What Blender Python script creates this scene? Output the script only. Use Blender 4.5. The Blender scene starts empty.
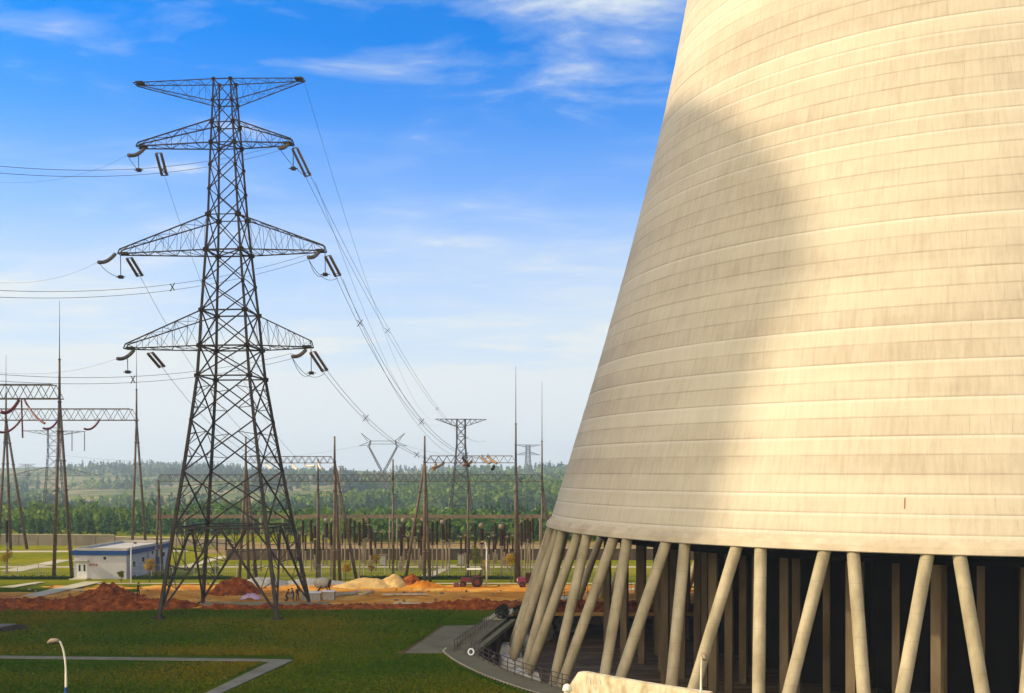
import bpy, bmesh, math, random
import numpy as np
from mathutils import Vector, Matrix, noise
R = math.radians
random.seed(11)
sc = bpy.context.scene
col = sc.collection

# ------------------------------------------------------------------ camera
F = 1050.0
HOR = 473.0
cam = bpy.data.objects.new('camera', bpy.data.cameras.new('camera'))
col.objects.link(cam)
cam.location = (0, 0, 15)
cam.rotation_euler = (R(90), 0, 0)
cam.data.sensor_width = 36
cam.data.lens = F / 1024 * 36
cam.data.shift_y = (HOR - 346.5) / 1024
cam.data.clip_start = 0.5
cam.data.clip_end = 30000
sc.camera = cam

# ------------------------------------------------------------------ light
SUN_EL, SUN_PHI = 32.0, 6.0          # the light travels towards +X, turned PHI degrees to +Y
w = bpy.data.worlds.new('World')
sc.world = w
w.use_nodes = True
nt = w.node_tree
nt.nodes.clear()


def N(nt, t, **k):
    n = nt.nodes.new(t)
    for a, b in k.items():
        if a.startswith('i_'):
            n.inputs[a[2:].replace('_', ' ')].default_value = b
        else:
            setattr(n, a, b)
    return n


def ramp(nt, stops, interp='LINEAR'):
    n = nt.nodes.new('ShaderNodeValToRGB')
    cr = n.color_ramp
    cr.interpolation = interp
    while len(cr.elements) < len(stops):
        cr.elements.new(0.5)
    for e, (p, c) in zip(cr.elements, stops):
        e.position = p
        e.color = (c[0], c[1], c[2], 1) if not isinstance(c, (int, float)) else (c, c, c, 1)
    return n


def math_n(nt, op, a, b=None, clamp=False):
    n = nt.nodes.new('ShaderNodeMath')
    n.operation = op
    n.use_clamp = clamp
    for i, v in enumerate((a, b)):
        if v is None:
            continue
        if isinstance(v, (int, float)):
            n.inputs[i].default_value = v
        else:
            nt.links.new(v, n.inputs[i])
    return n.outputs[0]


def mixc(nt, f, a, b, mode='MIX'):
    n = nt.nodes.new('ShaderNodeMix')
    n.data_type = 'RGBA'
    n.blend_type = mode
    for s, v in ((0, f), (6, a), (7, b)):
        if isinstance(v, (int, float)):
            n.inputs[s].default_value = v
        elif isinstance(v, tuple):
            n.inputs[s].default_value = (v[0], v[1], v[2], 1)
        else:
            nt.links.new(v, n.inputs[s])
    return n.outputs[2]


SKY_K = 0.15
sky = N(nt, 'ShaderNodeTexSky', sky_type='NISHITA', sun_disc=False, sun_elevation=R(SUN_EL),
        sun_rotation=R(270 - SUN_PHI), altitude=100, air_density=1.0, dust_density=0.6, ozone_density=3.5)
hs = N(nt, 'ShaderNodeHueSaturation')
hs.inputs['Saturation'].default_value = 1.25
hs.inputs['Value'].default_value = 1.0
nt.links.new(mixc(nt, 1.0, sky.outputs[0], (0.0, 0.41, 0.80), 'MULTIPLY'), hs.inputs['Color'])
geo = N(nt, 'ShaderNodeTexCoord')
sep = N(nt, 'ShaderNodeSeparateXYZ')
nt.links.new(geo.outputs['Generated'], sep.inputs[0])
zz = math_n(nt, 'MAXIMUM', sep.outputs[2], 0.02)
# project the view direction onto a flat cloud layer
px_ = math_n(nt, 'DIVIDE', sep.outputs[0], math_n(nt, 'ADD', zz, 0.08))
py_ = math_n(nt, 'DIVIDE', sep.outputs[1], math_n(nt, 'ADD', zz, 0.08))
cmb = N(nt, 'ShaderNodeCombineXYZ')
nt.links.new(px_, cmb.inputs[0])
nt.links.new(py_, cmb.inputs[1])
mp = N(nt, 'ShaderNodeMapping')
mp.inputs['Rotation'].default_value = (0, 0, R(-50))
mp.inputs['Scale'].default_value = (1.0, 1.7, 1)
mp.inputs['Location'].default_value = (20.4, 1.3, 0)
nt.links.new(cmb.outputs[0], mp.inputs[0])
n1 = N(nt, 'ShaderNodeTexNoise', i_Scale=2.3, i_Detail=9.0, i_Roughness=0.58, i_Distortion=0.35)
nt.links.new(mp.outputs[0], n1.inputs['Vector'])
n2 = N(nt, 'ShaderNodeTexNoise', i_Scale=0.55, i_Detail=3.0, i_Roughness=0.5)
nt.links.new(mp.outputs[0], n2.inputs['Vector'])
m_ = math_n(nt, 'MULTIPLY_ADD', n2.outputs[0], 0.75)
m_.node.inputs[2].default_value = -0.37
thr = math_n(nt, 'ADD', n1.outputs[0], m_)
cl = ramp(nt, [(0.47, 0.0), (0.60, 0.17), (0.80, 0.75)])
nt.links.new(thr, cl.inputs[0])
# thin high veil that thickens towards the horizon
veil = ramp(nt, [(0.0, 1.0), (0.06, 1.0), (0.10, 1.0), (0.145, 1.0), (0.19, 0.74), (0.25, 0.36), (0.32, 0.09), (0.38, 0.0)])
nt.links.new(sep.outputs[2], veil.inputs[0])
lowc = ramp(nt, [(0.05, 1.0), (0.45, 1.0), (0.75, 0.3)])
nt.links.new(sep.outputs[2], lowc.inputs[0])
cloud = math_n(nt, 'MULTIPLY', cl.outputs[0], lowc.outputs[0])
vmod = ramp(nt, [(0.35, 0.70), (0.65, 1.0)])
vm = math_n(nt, 'ADD', math_n(nt, 'MULTIPLY', n2.outputs[0], 0.75), math_n(nt, 'MULTIPLY', n1.outputs[0], 0.25))
nt.links.new(vm, vmod.inputs[0])
low1 = math_n(nt, 'MULTIPLY_ADD', sep.outputs[2], -6.0, clamp=True)
low1.node.inputs[2].default_value = 1.5
tot = math_n(nt, 'MAXIMUM', cloud, math_n(nt, 'MULTIPLY', veil.outputs[0], math_n(nt, 'MAXIMUM', vmod.outputs[0], low1)))
tot2 = math_n(nt, 'ADD', tot, math_n(nt, 'MULTIPLY', cloud, 0.35), clamp=True)
skyc = mixc(nt, tot2, hs.outputs[0], (2.7, 2.9, 2.95))
# warm fill glow added to the unseen sky behind the viewer, lifting shaded sides
fill_n = math_n(nt, 'MULTIPLY_ADD', n2.outputs[0], 0.5)
fill_n.node.inputs[2].default_value = -0.25
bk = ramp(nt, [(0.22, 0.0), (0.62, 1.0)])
nt.links.new(math_n(nt, 'ADD', math_n(nt, 'ADD', math_n(nt, 'MULTIPLY', sep.outputs[1], -0.8), math_n(nt, 'MULTIPLY', sep.outputs[0], -0.6)), fill_n), bk.inputs[0])
fill_z = ramp(nt, [(0.0, 1.0), (0.75, 1.0), (0.97, 0.2)])
nt.links.new(sep.outputs[2], fill_z.inputs[0])
skyc = mixc(nt, math_n(nt, 'MULTIPLY', bk.outputs[0], fill_z.outputs[0]), skyc, (10.6, 9.6, 7.8))
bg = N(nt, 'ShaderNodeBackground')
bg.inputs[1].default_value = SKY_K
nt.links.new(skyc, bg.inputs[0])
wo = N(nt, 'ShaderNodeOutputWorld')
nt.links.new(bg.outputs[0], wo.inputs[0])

sl = bpy.data.lights.new('sun', 'SUN')
sl.energy = 2.4
sl.angle = R(1.3)
sl.color = (1.0, 0.86, 0.62)
sun = bpy.data.objects.new('sun', sl)
col.objects.link(sun)
ph, el = R(SUN_PHI), R(SUN_EL)
sdir = Vector((math.cos(ph) * math.cos(el), math.sin(ph) * math.cos(el), -math.sin(el)))
sun.rotation_euler = sdir.to_track_quat('-Z', 'Y').to_euler()
sc.view_settings.view_transform = 'Standard'
sc.view_settings.look = 'None'
sc.view_settings.gamma = 1
sc.view_settings.exposure = 1.05
sc.cycles.max_bounces = 6
sc.cycles.diffuse_bounces = 3
sc.cycles.volume_bounces = 0
sc.cycles.use_denoising = True

# ------------------------------------------------------------------ materials


def newmat(name):
    m = bpy.data.materials.new(name)
    m.use_nodes = True
    t = m.node_tree
    return m, t, t.nodes['Principled BSDF']


def noisy(name, c1, c2, scale=3.0, rough=0.8, metal=0.0, bump=0.0, detail=5.0, bscale=None, coords='Object', stretch=None, c3=None):
    m, t, b = newmat(name)
    tc = N(t, 'ShaderNodeTexCoord')
    mp = N(t, 'ShaderNodeMapping')
    if stretch:
        mp.inputs['Scale'].default_value = stretch
    t.links.new(tc.outputs[coords], mp.inputs[0])
    n = N(t, 'ShaderNodeTexNoise', i_Scale=scale, i_Detail=detail, i_Roughness=0.6)
    t.links.new(mp.outputs[0], n.inputs['Vector'])
    st = [(0.32, c1), (0.68, c2)] if c3 is None else [(0.30, c1), (0.52, c2), (0.72, c3)]
    r = ramp(t, st)
    t.links.new(n.outputs[0], r.inputs[0])
    t.links.new(r.outputs[0], b.inputs['Base Color'])
    b.inputs['Roughness'].default_value = rough
    b.inputs['Metallic'].default_value = metal
    b.inputs['Specular IOR Level'].default_value = 0.06 if rough >= .85 else 0.25
    if bump:
        n2 = N(t, 'ShaderNodeTexNoise', i_Scale=bscale or scale * 4, i_Detail=4.0)
        t.links.new(mp.outputs[0], n2.inputs['Vector'])
        bp = N(t, 'ShaderNodeBump', i_Strength=bump, i_Distance=0.1)
        t.links.new(n2.outputs[0], bp.inputs['Height'])
        t.links.new(bp.outputs[0], b.inputs['Normal'])
    return m


M = {}
M['pylon'] = noisy('pylon_steel', (0.018, 0.014, 0.011), (0.055, 0.040, 0.027), 0.9, 0.75, 0.0)
M['rust'] = noisy('rust_plate', (0.018, 0.010, 0.006), (0.04, 0.02, 0.012), 3, 0.8)
M['farsteel'] = noisy('far_steel', (0.06, 0.06, 0.055), (0.12, 0.11, 0.10), 1.2, 0.6, 0.2)
M['galv'] = noisy('galvanised_steel', (0.17, 0.125, 0.075), (0.30, 0.22, 0.135), 1.5, 0.55, 0.1)
M['galvdark'] = noisy('weathered_gantry_steel', (0.075, 0.052, 0.032), (0.15, 0.105, 0.065), 1.5, 0.6, 0.1)
M['porcelain'] = noisy('brown_porcelain', (0.026, 0.014, 0.009), (0.055, 0.030, 0.018), 4, 0.9)
M['redstring'] = noisy('red_brown_glaze', (0.14, 0.02, 0.02), (0.22, 0.04, 0.035), 4, 0.3)
M['glassins'] = noisy('pale_insulator', (0.10, 0.085, 0.055), (0.20, 0.16, 0.11), 6, 0.35)
M['tanins'] = noisy('tan_insulator', (0.20, 0.12, 0.06), (0.36, 0.24, 0.13), 6, 0.4)
M['wire'] = noisy('aluminium_wire', (0.10, 0.10, 0.10), (0.16, 0.16, 0.16), 1, 0.5, 0.2)
M['concrete'] = noisy('pale_concrete', (0.34, 0.29, 0.21), (0.50, 0.43, 0.31), 1.2, 0.9, 0, 0.25)
M['path'] = noisy('path_concrete', (0.14, 0.13, 0.09), (0.22, 0.20, 0.145), 0.6, 0.95, 0, 0.15)
M['pad'] = noisy('pad_concrete', (0.115, 0.10, 0.055), (0.18, 0.155, 0.09), 0.35, 0.95, 0, 0.15)
M['road'] = noisy('pale_road', (0.42, 0.35, 0.20), (0.56, 0.47, 0.29), 0.25, 0.95)  # pale concrete of the roads, kerb and copings
M['whitepaint'] = noisy('white_paint', (0.62, 0.61, 0.58), (0.78, 0.77, 0.74), 1.3, 0.6)
M['wallpaint'] = noisy('building_wall_paint', (0.44, 0.42, 0.41), (0.55, 0.52, 0.51), 0.5, 0.8, stretch=(1, 1, 0.3))
M['blue'] = noisy('blue_paint', (0.004, 0.045, 0.17), (0.008, 0.065, 0.22), 1, 0.5)
M['roof'] = noisy('roof_screed', (0.42, 0.38, 0.30), (0.56, 0.50, 0.40), 0.4, 0.9)
M['glass'] = noisy('dark_glass', (0.02, 0.025, 0.03), (0.04, 0.045, 0.05), 1, 0.15)
M['darkwall'] = noisy('compound_wall', (0.075, 0.052, 0.036), (0.14, 0.10, 0.066), 0.5, 0.9, stretch=(1, 1, 0.5))
M['palewall'] = noisy('far_compound_wall', (0.15, 0.125, 0.085), (0.24, 0.20, 0.14), 0.3, 0.9)
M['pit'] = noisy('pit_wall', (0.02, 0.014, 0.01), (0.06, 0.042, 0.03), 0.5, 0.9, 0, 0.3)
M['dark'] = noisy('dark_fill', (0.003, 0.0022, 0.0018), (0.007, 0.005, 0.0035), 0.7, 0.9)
M['pillar'] = noisy('inner_pillar', (0.075, 0.050, 0.026), (0.20, 0.145, 0.08), 0.6, 0.9, stretch=(1, 1, 0.25))
M['rail'] = noisy('railing_steel', (0.04, 0.028, 0.02), (0.09, 0.06, 0.04), 2, 0.6)
M['fence'] = noisy('fence_mesh_paint', (0.30, 0.29, 0.24), (0.42, 0.40, 0.34), 2, 0.7)
M['hedge'] = noisy('hedge_leaves', (0.012, 0.028, 0.008), (0.03, 0.055, 0.015), 3, 0.9, 0, 0.5)
M['blackrubber'] = noisy('rubber', (0.02, 0.015, 0.013), (0.05, 0.03, 0.025), 4, 0.9)
M['redpaint'] = noisy('faded_red_paint', (0.09, 0.010, 0.008), (0.16, 0.022, 0.016), 3, 0.5)
M['cream'] = noisy('cream_paint', (0.65, 0.56, 0.40), (0.8, 0.7, 0.52), 3, 0.6)
M['lilac'] = noisy('lilac_sheet', (0.36, 0.22, 0.30), (0.55, 0.38, 0.46), 2, 0.8)
M['skin'] = noisy('skin', (0.30, 0.17, 0.11), (0.36, 0.21, 0.14), 5, 0.6)
M['navy'] = noisy('navy_cloth', (0.02, 0.035, 0.07), (0.035, 0.06, 0.11), 5, 0.9)
M['brown'] = noisy('dark_brown_cloth', (0.04, 0.018, 0.014), (0.07, 0.03, 0.02), 5, 0.9)
M['hair'] = noisy('black_hair', (0.01, 0.01, 0.01), (0.02, 0.018, 0.015), 5, 0.7)
M['brickred'] = noisy('red_letters', (0.35, 0.03, 0.03), (0.42, 0.05, 0.04), 3, 0.7)
M['faintred'] = noisy('faded_red_stencil', (0.55, 0.30, 0.22), (0.6, 0.42, 0.32), 6, 0.8)
M['faintblue'] = noisy('faded_blue_stencil', (0.38, 0.40, 0.36), (0.5, 0.5, 0.42), 6, 0.8)
M['screen'] = noisy('stained_screen_concrete', (0.34, 0.24, 0.12), (0.56, 0.47, 0.31), 1.6, 0.9, 0, 0.25, detail=8, c3=(0.66, 0.58, 0.42), stretch=(1, 1, .5))
M['rubble'] = noisy('rubble', (0.10, 0.03, 0.01), (0.45, 0.34, 0.22), 0.8, 0.95)
M['bark'] = noisy('bark', (0.06, 0.045, 0.03), (0.12, 0.09, 0.06), 3, 0.9)


def leaf_mat(name, c1, c2, c3):
    m, t, b = newmat(name)
    at = N(t, 'ShaderNodeAttribute', attribute_name='tint')
    r = ramp(t, [(0.0, c1), (0.5, c2), (1.0, c3)])
    t.links.new(at.outputs['Fac'], r.inputs[0])
    t.links.new(r.outputs[0], b.inputs['Base Color'])
    b.inputs['Roughness'].default_value = 0.95
    b.inputs['Specular IOR Level'].default_value = 0.03
    tr = N(t, 'ShaderNodeBsdfTranslucent')
    t.links.new(r.outputs[0], tr.inputs[0])
    mx = N(t, 'ShaderNodeMixShader')
    mx.inputs[0].default_value = 0.3
    t.links.new(b.outputs[0], mx.inputs[1])
    t.links.new(tr.outputs[0], mx.inputs[2])
    t.links.new(mx.outputs[0], t.nodes['Material Output'].inputs[0])
    return m


M['forest'] = leaf_mat('forest_leaves', (0.022, 0.060, 0.028), (0.06, 0.125, 0.025), (0.20, 0.26, 0.03))
M['yellowleaf'] = leaf_mat('yellow_leaves', (0.22, 0.14, 0.01), (0.40, 0.24, 0.015), (0.50, 0.34, 0.03))
M['greenleaf'] = leaf_mat('green_leaves', (0.06, 0.09, 0.01), (0.15, 0.17, 0.02), (0.26, 0.25, 0.03))
M['darkleaf'] = leaf_mat('dark_leaves', (0.005, 0.012, 0.004), (0.012, 0.022, 0.008), (0.02, 0.03, 0.012))


def shell_mat():
    """board-marked concrete lifts: UV.x = metres round the shell, UV.y = metres up"""
    m, t, b = newmat('shell_concrete')
    uv = N(t, 'ShaderNodeUVMap')
    s = N(t, 'ShaderNodeSeparateXYZ')
    t.links.new(uv.outputs[0], s.inputs[0])
    lift = math_n(t, 'FLOOR', math_n(t, 'DIVIDE', s.outputs[1], 1.24))
    jit = N(t, 'ShaderNodeTexWhiteNoise', noise_dimensions='1D')
    t.links.new(lift, jit.inputs['W'])
    pan = math_n(t, 'FLOOR', math_n(t, 'ADD', math_n(t, 'DIVIDE', s.outputs[0], 1.02), math_n(t, 'MULTIPLY', jit.outputs[0], 0.45)))
    cb = N(t, 'ShaderNodeCombineXYZ')
    t.links.new(pan, cb.inputs[0])
    t.links.new(lift, cb.inputs[1])
    wn = N(t, 'ShaderNodeTexWhiteNoise', noise_dimensions='2D')
    t.links.new(cb.outputs[0], wn.inputs['Vector'])

    def uvnoise(sx, sy, sc_, det=4.0, dist=0.0):
        mp = N(t, 'ShaderNodeMapping')
        mp.inputs['Scale'].default_value = (sx, sy, 1)
        t.links.new(uv.outputs[0], mp.inputs[0])
        n = N(t, 'ShaderNodeTexNoise', i_Scale=sc_, i_Detail=det, i_Roughness=0.6, i_Distortion=dist)
        t.links.new(mp.outputs[0], n.inputs['Vector'])
        return n.outputs[0]
    broad = uvnoise(0.35, 1.0, 0.16, 4)
    streak = uvnoise(4.0, 0.45, 1.0, 5)
    fine = uvnoise(1, 1, 6.0, 4)
    bands = uvnoise(0.02, 1.0, 0.33, 3)
    # value 0..1
    v = math_n(t, 'ADD', math_n(t, 'MULTIPLY', broad, 0.34), math_n(t, 'MULTIPLY', streak, 0.22))
    v = math_n(t, 'ADD', v, math_n(t, 'MULTIPLY', wn.outputs[0], 0.035))
    v = math_n(t, 'ADD', v, math_n(t, 'MULTIPLY', jit.outputs[0], 0.08))
    v = math_n(t, 'ADD', v, math_n(t, 'MULTIPLY', bands, 0.14))
    v = math_n(t, 'ADD', v, math_n(t, 'MULTIPLY', fine, 0.05))
    r = ramp(t, [(0.30, (0.35, 0.275, 0.185)), (0.46, (0.49, 0.41, 0.285)), (0.64, (0.58, 0.51, 0.37))])
    t.links.new(v, r.inputs[0])
    # lift joint (dark hairline, broken) and faint panel joints
    fy = math_n(t, 'FRACT', math_n(t, 'DIVIDE', s.outputs[1], 1.24))
    jl = ramp(t, [(0.0, 1.0), (0.045, 0.8), (0.11, 0.0)])
    t.links.new(fy, jl.inputs[0])
    br = ramp(t, [(0.38, 0.45), (0.62, 1.0)])
    t.links.new(uvnoise(0.5, 3, 0.5, 4), br.inputs[0])
    jo = math_n(t, 'MULTIPLY', math_n(t, 'MULTIPLY', jl.outputs[0], br.outputs[0]), 0.5)
    fx = math_n(t, 'FRACT', math_n(t, 'ADD', math_n(t, 'DIVIDE', s.outputs[0], 1.02), math_n(t, 'MULTIPLY', jit.outputs[0], 0.45)))
    vl = ramp(t, [(0.0, 1.0), (0.04, 0.0)])
    t.links.new(fx, vl.inputs[0])
    br2 = ramp(t, [(0.42, 0.0), (0.62, 1.0)])
    t.links.new(uvnoise(1, 1, 0.7, 3), br2.inputs[0])
    jv = math_n(t, 'MULTIPLY', math_n(t, 'MULTIPLY', vl.outputs[0], br2.outputs[0]), 0.3)
    # efflorescence: pale band under some joints
    dark = math_n(t, 'MAXIMUM', jo, jv)
    c = mixc(t, dark, r.outputs[0], (0.20, 0.135, 0.08))
    top = ramp(t, [(0.80, 0.0), (0.97, 1.0)])
    t.links.new(fy, top.inputs[0])
    pe = math_n(t, 'MULTIPLY', math_n(t, 'MULTIPLY', top.outputs[0], math_n(t, 'GREATER_THAN', jit.outputs[0], 0.5)), 0.30)
    c = mixc(t, pe, c, (0.70, 0.64, 0.52))
    t.links.new(c, b.inputs['Base Color'])
    b.inputs['Roughness'].default_value = 0.9
    hb = math_n(t, 'ADD', math_n(t, 'MULTIPLY', streak, 0.5), math_n(t, 'MULTIPLY', dark, -1.5))
    bp = N(t, 'ShaderNodeBump', i_Strength=0.5, i_Distance=0.05)
    t.links.new(hb, bp.inputs['Height'])
    t.links.new(bp.outputs[0], b.inputs['Normal'])
    return m


M['shell'] = shell_mat()
M['column'] = noisy('column_concrete', (0.22, 0.175, 0.10), (0.42, 0.345, 0.215), 0.8, 0.9, 0, 0.3, stretch=(1, 1, 0.35), detail=8)
nt_ = M['column'].node_tree
b_ = nt_.nodes['Principled BSDF']
cur = b_.inputs['Base Color'].links[0].from_socket
tc_ = N(nt_, 'ShaderNodeTexCoord')
sp_ = N(nt_, 'ShaderNodeSeparateXYZ')
nt_.links.new(tc_.outputs['Object'], sp_.inputs[0])
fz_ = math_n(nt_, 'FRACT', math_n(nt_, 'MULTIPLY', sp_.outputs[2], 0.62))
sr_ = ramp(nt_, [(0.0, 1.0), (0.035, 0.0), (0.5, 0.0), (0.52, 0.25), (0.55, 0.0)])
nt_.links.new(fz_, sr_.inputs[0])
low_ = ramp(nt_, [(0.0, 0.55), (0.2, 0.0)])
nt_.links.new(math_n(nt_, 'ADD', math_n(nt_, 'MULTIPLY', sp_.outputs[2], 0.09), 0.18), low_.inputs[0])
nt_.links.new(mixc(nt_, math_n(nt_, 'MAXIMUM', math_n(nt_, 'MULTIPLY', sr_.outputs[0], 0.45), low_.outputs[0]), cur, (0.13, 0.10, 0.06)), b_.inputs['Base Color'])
M['rim'] = noisy('rim_concrete', (0.36, 0.28, 0.18), (0.50, 0.41, 0.28), 0.5, 0.9, 0, 0.2)
M['pedestal'] = noisy('pedestal_concrete', (0.10, 0.085, 0.065), (0.5, 0.48, 0.42), 1.1, 0.9, 0, 0.3, c3=(0.55, 0.53, 0.48))


def ground_mat():
    m, t, b = newmat('lawn')
    tc = N(t, 'ShaderNodeTexCoord')
    s = N(t, 'ShaderNodeSeparateXYZ')
    t.links.new(tc.outputs['Object'], s.inputs[0])

    def nz(sc_, det=5.0, st=(1, 1, 1), dist=0.0):
        mp = N(t, 'ShaderNodeMapping')
        mp.inputs['Scale'].default_value = st
        t.links.new(tc.outputs['Object'], mp.inputs[0])
        n = N(t, 'ShaderNodeTexNoise', i_Scale=sc_, i_Detail=det, i_Roughness=0.65, i_Distortion=dist)
        t.links.new(mp.outputs[0], n.inputs['Vector'])
        return n.outputs[0]
    near = ramp(t, [(0.37, (0.022, 0.066, 0.001)), (0.46, (0.046, 0.085, 0.001)), (0.55, (0.080, 0.105, 0.001)), (0.66, (0.125, 0.084, 0.003))])  # near grass darker than far grass: part of its shade is in the colour
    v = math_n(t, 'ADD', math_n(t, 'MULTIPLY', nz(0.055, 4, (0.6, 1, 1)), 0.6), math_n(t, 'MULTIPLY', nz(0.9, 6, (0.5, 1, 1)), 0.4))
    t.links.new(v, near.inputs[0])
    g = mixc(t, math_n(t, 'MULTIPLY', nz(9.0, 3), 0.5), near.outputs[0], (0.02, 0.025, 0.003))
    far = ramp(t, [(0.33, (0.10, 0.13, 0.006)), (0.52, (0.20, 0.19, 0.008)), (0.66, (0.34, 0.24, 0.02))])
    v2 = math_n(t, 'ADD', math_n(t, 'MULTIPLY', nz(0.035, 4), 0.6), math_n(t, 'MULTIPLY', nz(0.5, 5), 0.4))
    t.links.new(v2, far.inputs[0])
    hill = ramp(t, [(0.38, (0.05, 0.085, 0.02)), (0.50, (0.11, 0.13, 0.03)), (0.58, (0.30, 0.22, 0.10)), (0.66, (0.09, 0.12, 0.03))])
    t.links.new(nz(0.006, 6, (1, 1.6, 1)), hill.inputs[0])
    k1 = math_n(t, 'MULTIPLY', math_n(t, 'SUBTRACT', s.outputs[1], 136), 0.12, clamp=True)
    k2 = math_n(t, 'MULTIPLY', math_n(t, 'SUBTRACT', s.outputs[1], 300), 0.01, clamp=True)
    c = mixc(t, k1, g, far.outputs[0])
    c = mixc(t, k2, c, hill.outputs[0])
    t.links.new(c, b.inputs['Base Color'])
    b.inputs['Roughness'].default_value = 0.95
    b.inputs['Specular IOR Level'].default_value = 0.0
    bp = N(t, 'ShaderNodeBump', i_Strength=0.7, i_Distance=0.12)
    t.links.new(nz(5.0, 5), bp.inputs['Height'])
    t.links.new(bp.outputs[0], b.inputs['Normal'])
    return m


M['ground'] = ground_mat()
M['mud'] = noisy('red_clay', (0.06, 0.012, 0.003), (0.21, 0.048, 0.009), 1.3, 0.98, 0, 1.0, detail=10, bscale=3, c3=(0.38, 0.115, 0.022))
M['dirt'] = noisy('orange_earth', (0.34, 0.095, 0.008), (0.55, 0.22, 0.02), 0.28, 0.98, 0, 0.8, detail=10, bscale=2, c3=(0.66, 0.40, 0.09))
M['wornearth'] = noisy('worn_earth', (0.05, 0.032, 0.006), (0.14, 0.075, 0.016), 1.2, 0.95)
M['sand'] = noisy('builders_sand', (0.44, 0.26, 0.08), (0.60, 0.40, 0.15), 1.2, 0.95, 0, 0.5, detail=8)
M['dryearth'] = noisy('dry_earth', (0.20, 0.12, 0.035), (0.34, 0.22, 0.08), 0.2, 0.95)
M['gravel'] = noisy('pale_gravel', (0.22, 0.20, 0.17), (0.36, 0.33, 0.28), 3, 0.95, 0, 0.6, detail=8)
M['basin'] = noisy('basin_floor', (0.05, 0.030, 0.016), (0.12, 0.08, 0.045), 0.45, 0.55, 0, 0.3, stretch=(0.6, 2.2, 1), c3=(0.22, 0.17, 0.11))

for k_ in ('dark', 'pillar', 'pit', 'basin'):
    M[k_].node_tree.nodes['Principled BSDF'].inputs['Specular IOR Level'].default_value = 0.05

# ------------------------------------------------------------------ helpers


class MB:
    def __init__(s):
        s.v, s.f = [], []

    def add(s, vs, fs):
        o = len(s.v)
        s.v += [tuple(p) for p in vs]
        s.f += [tuple(i + o for i in f) for f in fs]
        return s

    def box(s, c, d, rz=0.0, taper=1.0):
        x, y, z = d[0] / 2, d[1] / 2, d[2] / 2
        ca, sa = math.cos(rz), math.sin(rz)
        vs = []
        for k in (-1, 1):
            tp = taper if k > 0 else 1
            for a, b in ((-1, -1), (1, -1), (1, 1), (-1, 1)):
                X, Y = a * x * tp, b * y * tp
                vs.append((c[0] + X * ca - Y * sa, c[1] + X * sa + Y * ca, c[2] + k * z))
        return s.add(vs, [(3, 2, 1, 0), (4, 5, 6, 7), (0, 1, 5, 4), (1, 2, 6, 5), (2, 3, 7, 6), (3, 0, 4, 7)])

    def tube(s, pts, r, n=6, cap=True, flat=None):
        pts = [Vector(p) for p in pts]
        rs = r if isinstance(r, (list, tuple)) else [r] * len(pts)
        vs = []
        ref = None
        for i, p in enumerate(pts):
            d = (pts[min(i + 1, len(pts) - 1)] - pts[max(i - 1, 0)])
            d = d.normalized() if d.length > 1e-9 else Vector((0, 0, 1))
            if ref is None:
                ref = Vector((0, 0, 1)) if abs(d.z) < 0.9 else Vector((1, 0, 0))
            u = d.cross(ref).normalized()
            v = u.cross(d).normalized()
            ref = v if abs(d.dot(v)) < 0.99 else ref
            for k in range(n):
                a = 2 * math.pi * (k + 0.5) / n
                q = p + (u * math.cos(a) + v * math.sin(a)) * rs[i]
                vs.append(q)
        fs = []
        for i in range(len(pts) - 1):
            for k in range(n):
                a, b = i * n + k, i * n + (k + 1) % n
                fs.append((a, b, b + n, a + n))
        if cap:
            fs.append(tuple(range(n - 1, -1, -1)))
            fs.append(tuple((len(pts) - 1) * n + k for k in range(n)))
        return s.add(vs, fs)

    def bar(s, a, b, w):
        return s.tube([a, b], w * 0.707, 4)

    def lathe(s, prof, c=(0, 0, 0), n=16):
        """prof: list of (r, z)"""
        vs = [(c[0] + r * math.cos(2 * math.pi * k / n), c[1] + r * math.sin(2 * math.pi * k / n), c[2] + z) for r, z in prof for k in range(n)]
        fs = []
        for i in range(len(prof) - 1):
            for k in range(n):
                a, b = i * n + k, i * n + (k + 1) % n
                fs.append((a, b, b + n, a + n))
        fs.append(tuple(range(n - 1, -1, -1)))
        fs.append(tuple((len(prof) - 1) * n + k for k in range(n)))
        return s.add(vs, fs)

    def prism(s, poly, z0, z1):
        n = len(poly)
        vs = [(x, y, z0) for x, y in poly] + [(x, y, z1) for x, y in poly]
        fs = [tuple(range(n - 1, -1, -1)), tuple(range(n, 2 * n))]
        fs += [(i, (i + 1) % n, (i + 1) % n + n, i + n) for i in range(n)]
        return s.add(vs, fs)

    def build(s, name, mat, parent=None, smooth=False):
        me = bpy.data.meshes.new(name)
        me.from_pydata(s.v, [], s.f)
        me.materials.append(mat)
        if smooth:
            me.polygons.foreach_set('use_smooth', [True] * len(me.polygons))
        me.update()
        o = bpy.data.objects.new(name, me)
        col.objects.link(o)
        if parent:
            o.parent = parent
        return o


def tag(o, label=None, cat=None, group=None, kind=None):
    if label:
        o['label'] = label
    if cat:
        o['category'] = cat
    if group:
        o['group'] = group
    if kind:
        o['kind'] = kind
    return o


def empty(name, loc, label, cat, group=None, rz=0.0, ry=0.0):
    o = bpy.data.objects.new(name, None)
    col.objects.link(o)
    o.location = loc
    o.rotation_euler = (0, ry, rz)
    o.empty_display_size = 0.3
    return tag(o, label, cat, group)


def copy_tree(o, parent=None):
    c = o.copy()
    col.objects.link(c)
    c.parent = parent
    for ch in list(o.children):
        copy_tree(ch, c)
    return c


def G(px, py, z=0.0):
    """the point of height z that lies behind this spot of the survey photo"""
    Y = (15 - z) * F / (py - HOR)
    return Vector(((px - 512) / F * Y, Y, z))


def P(px, Y, z):
    return Vector(((px - 512) / F * Y, Y, z))


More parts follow.
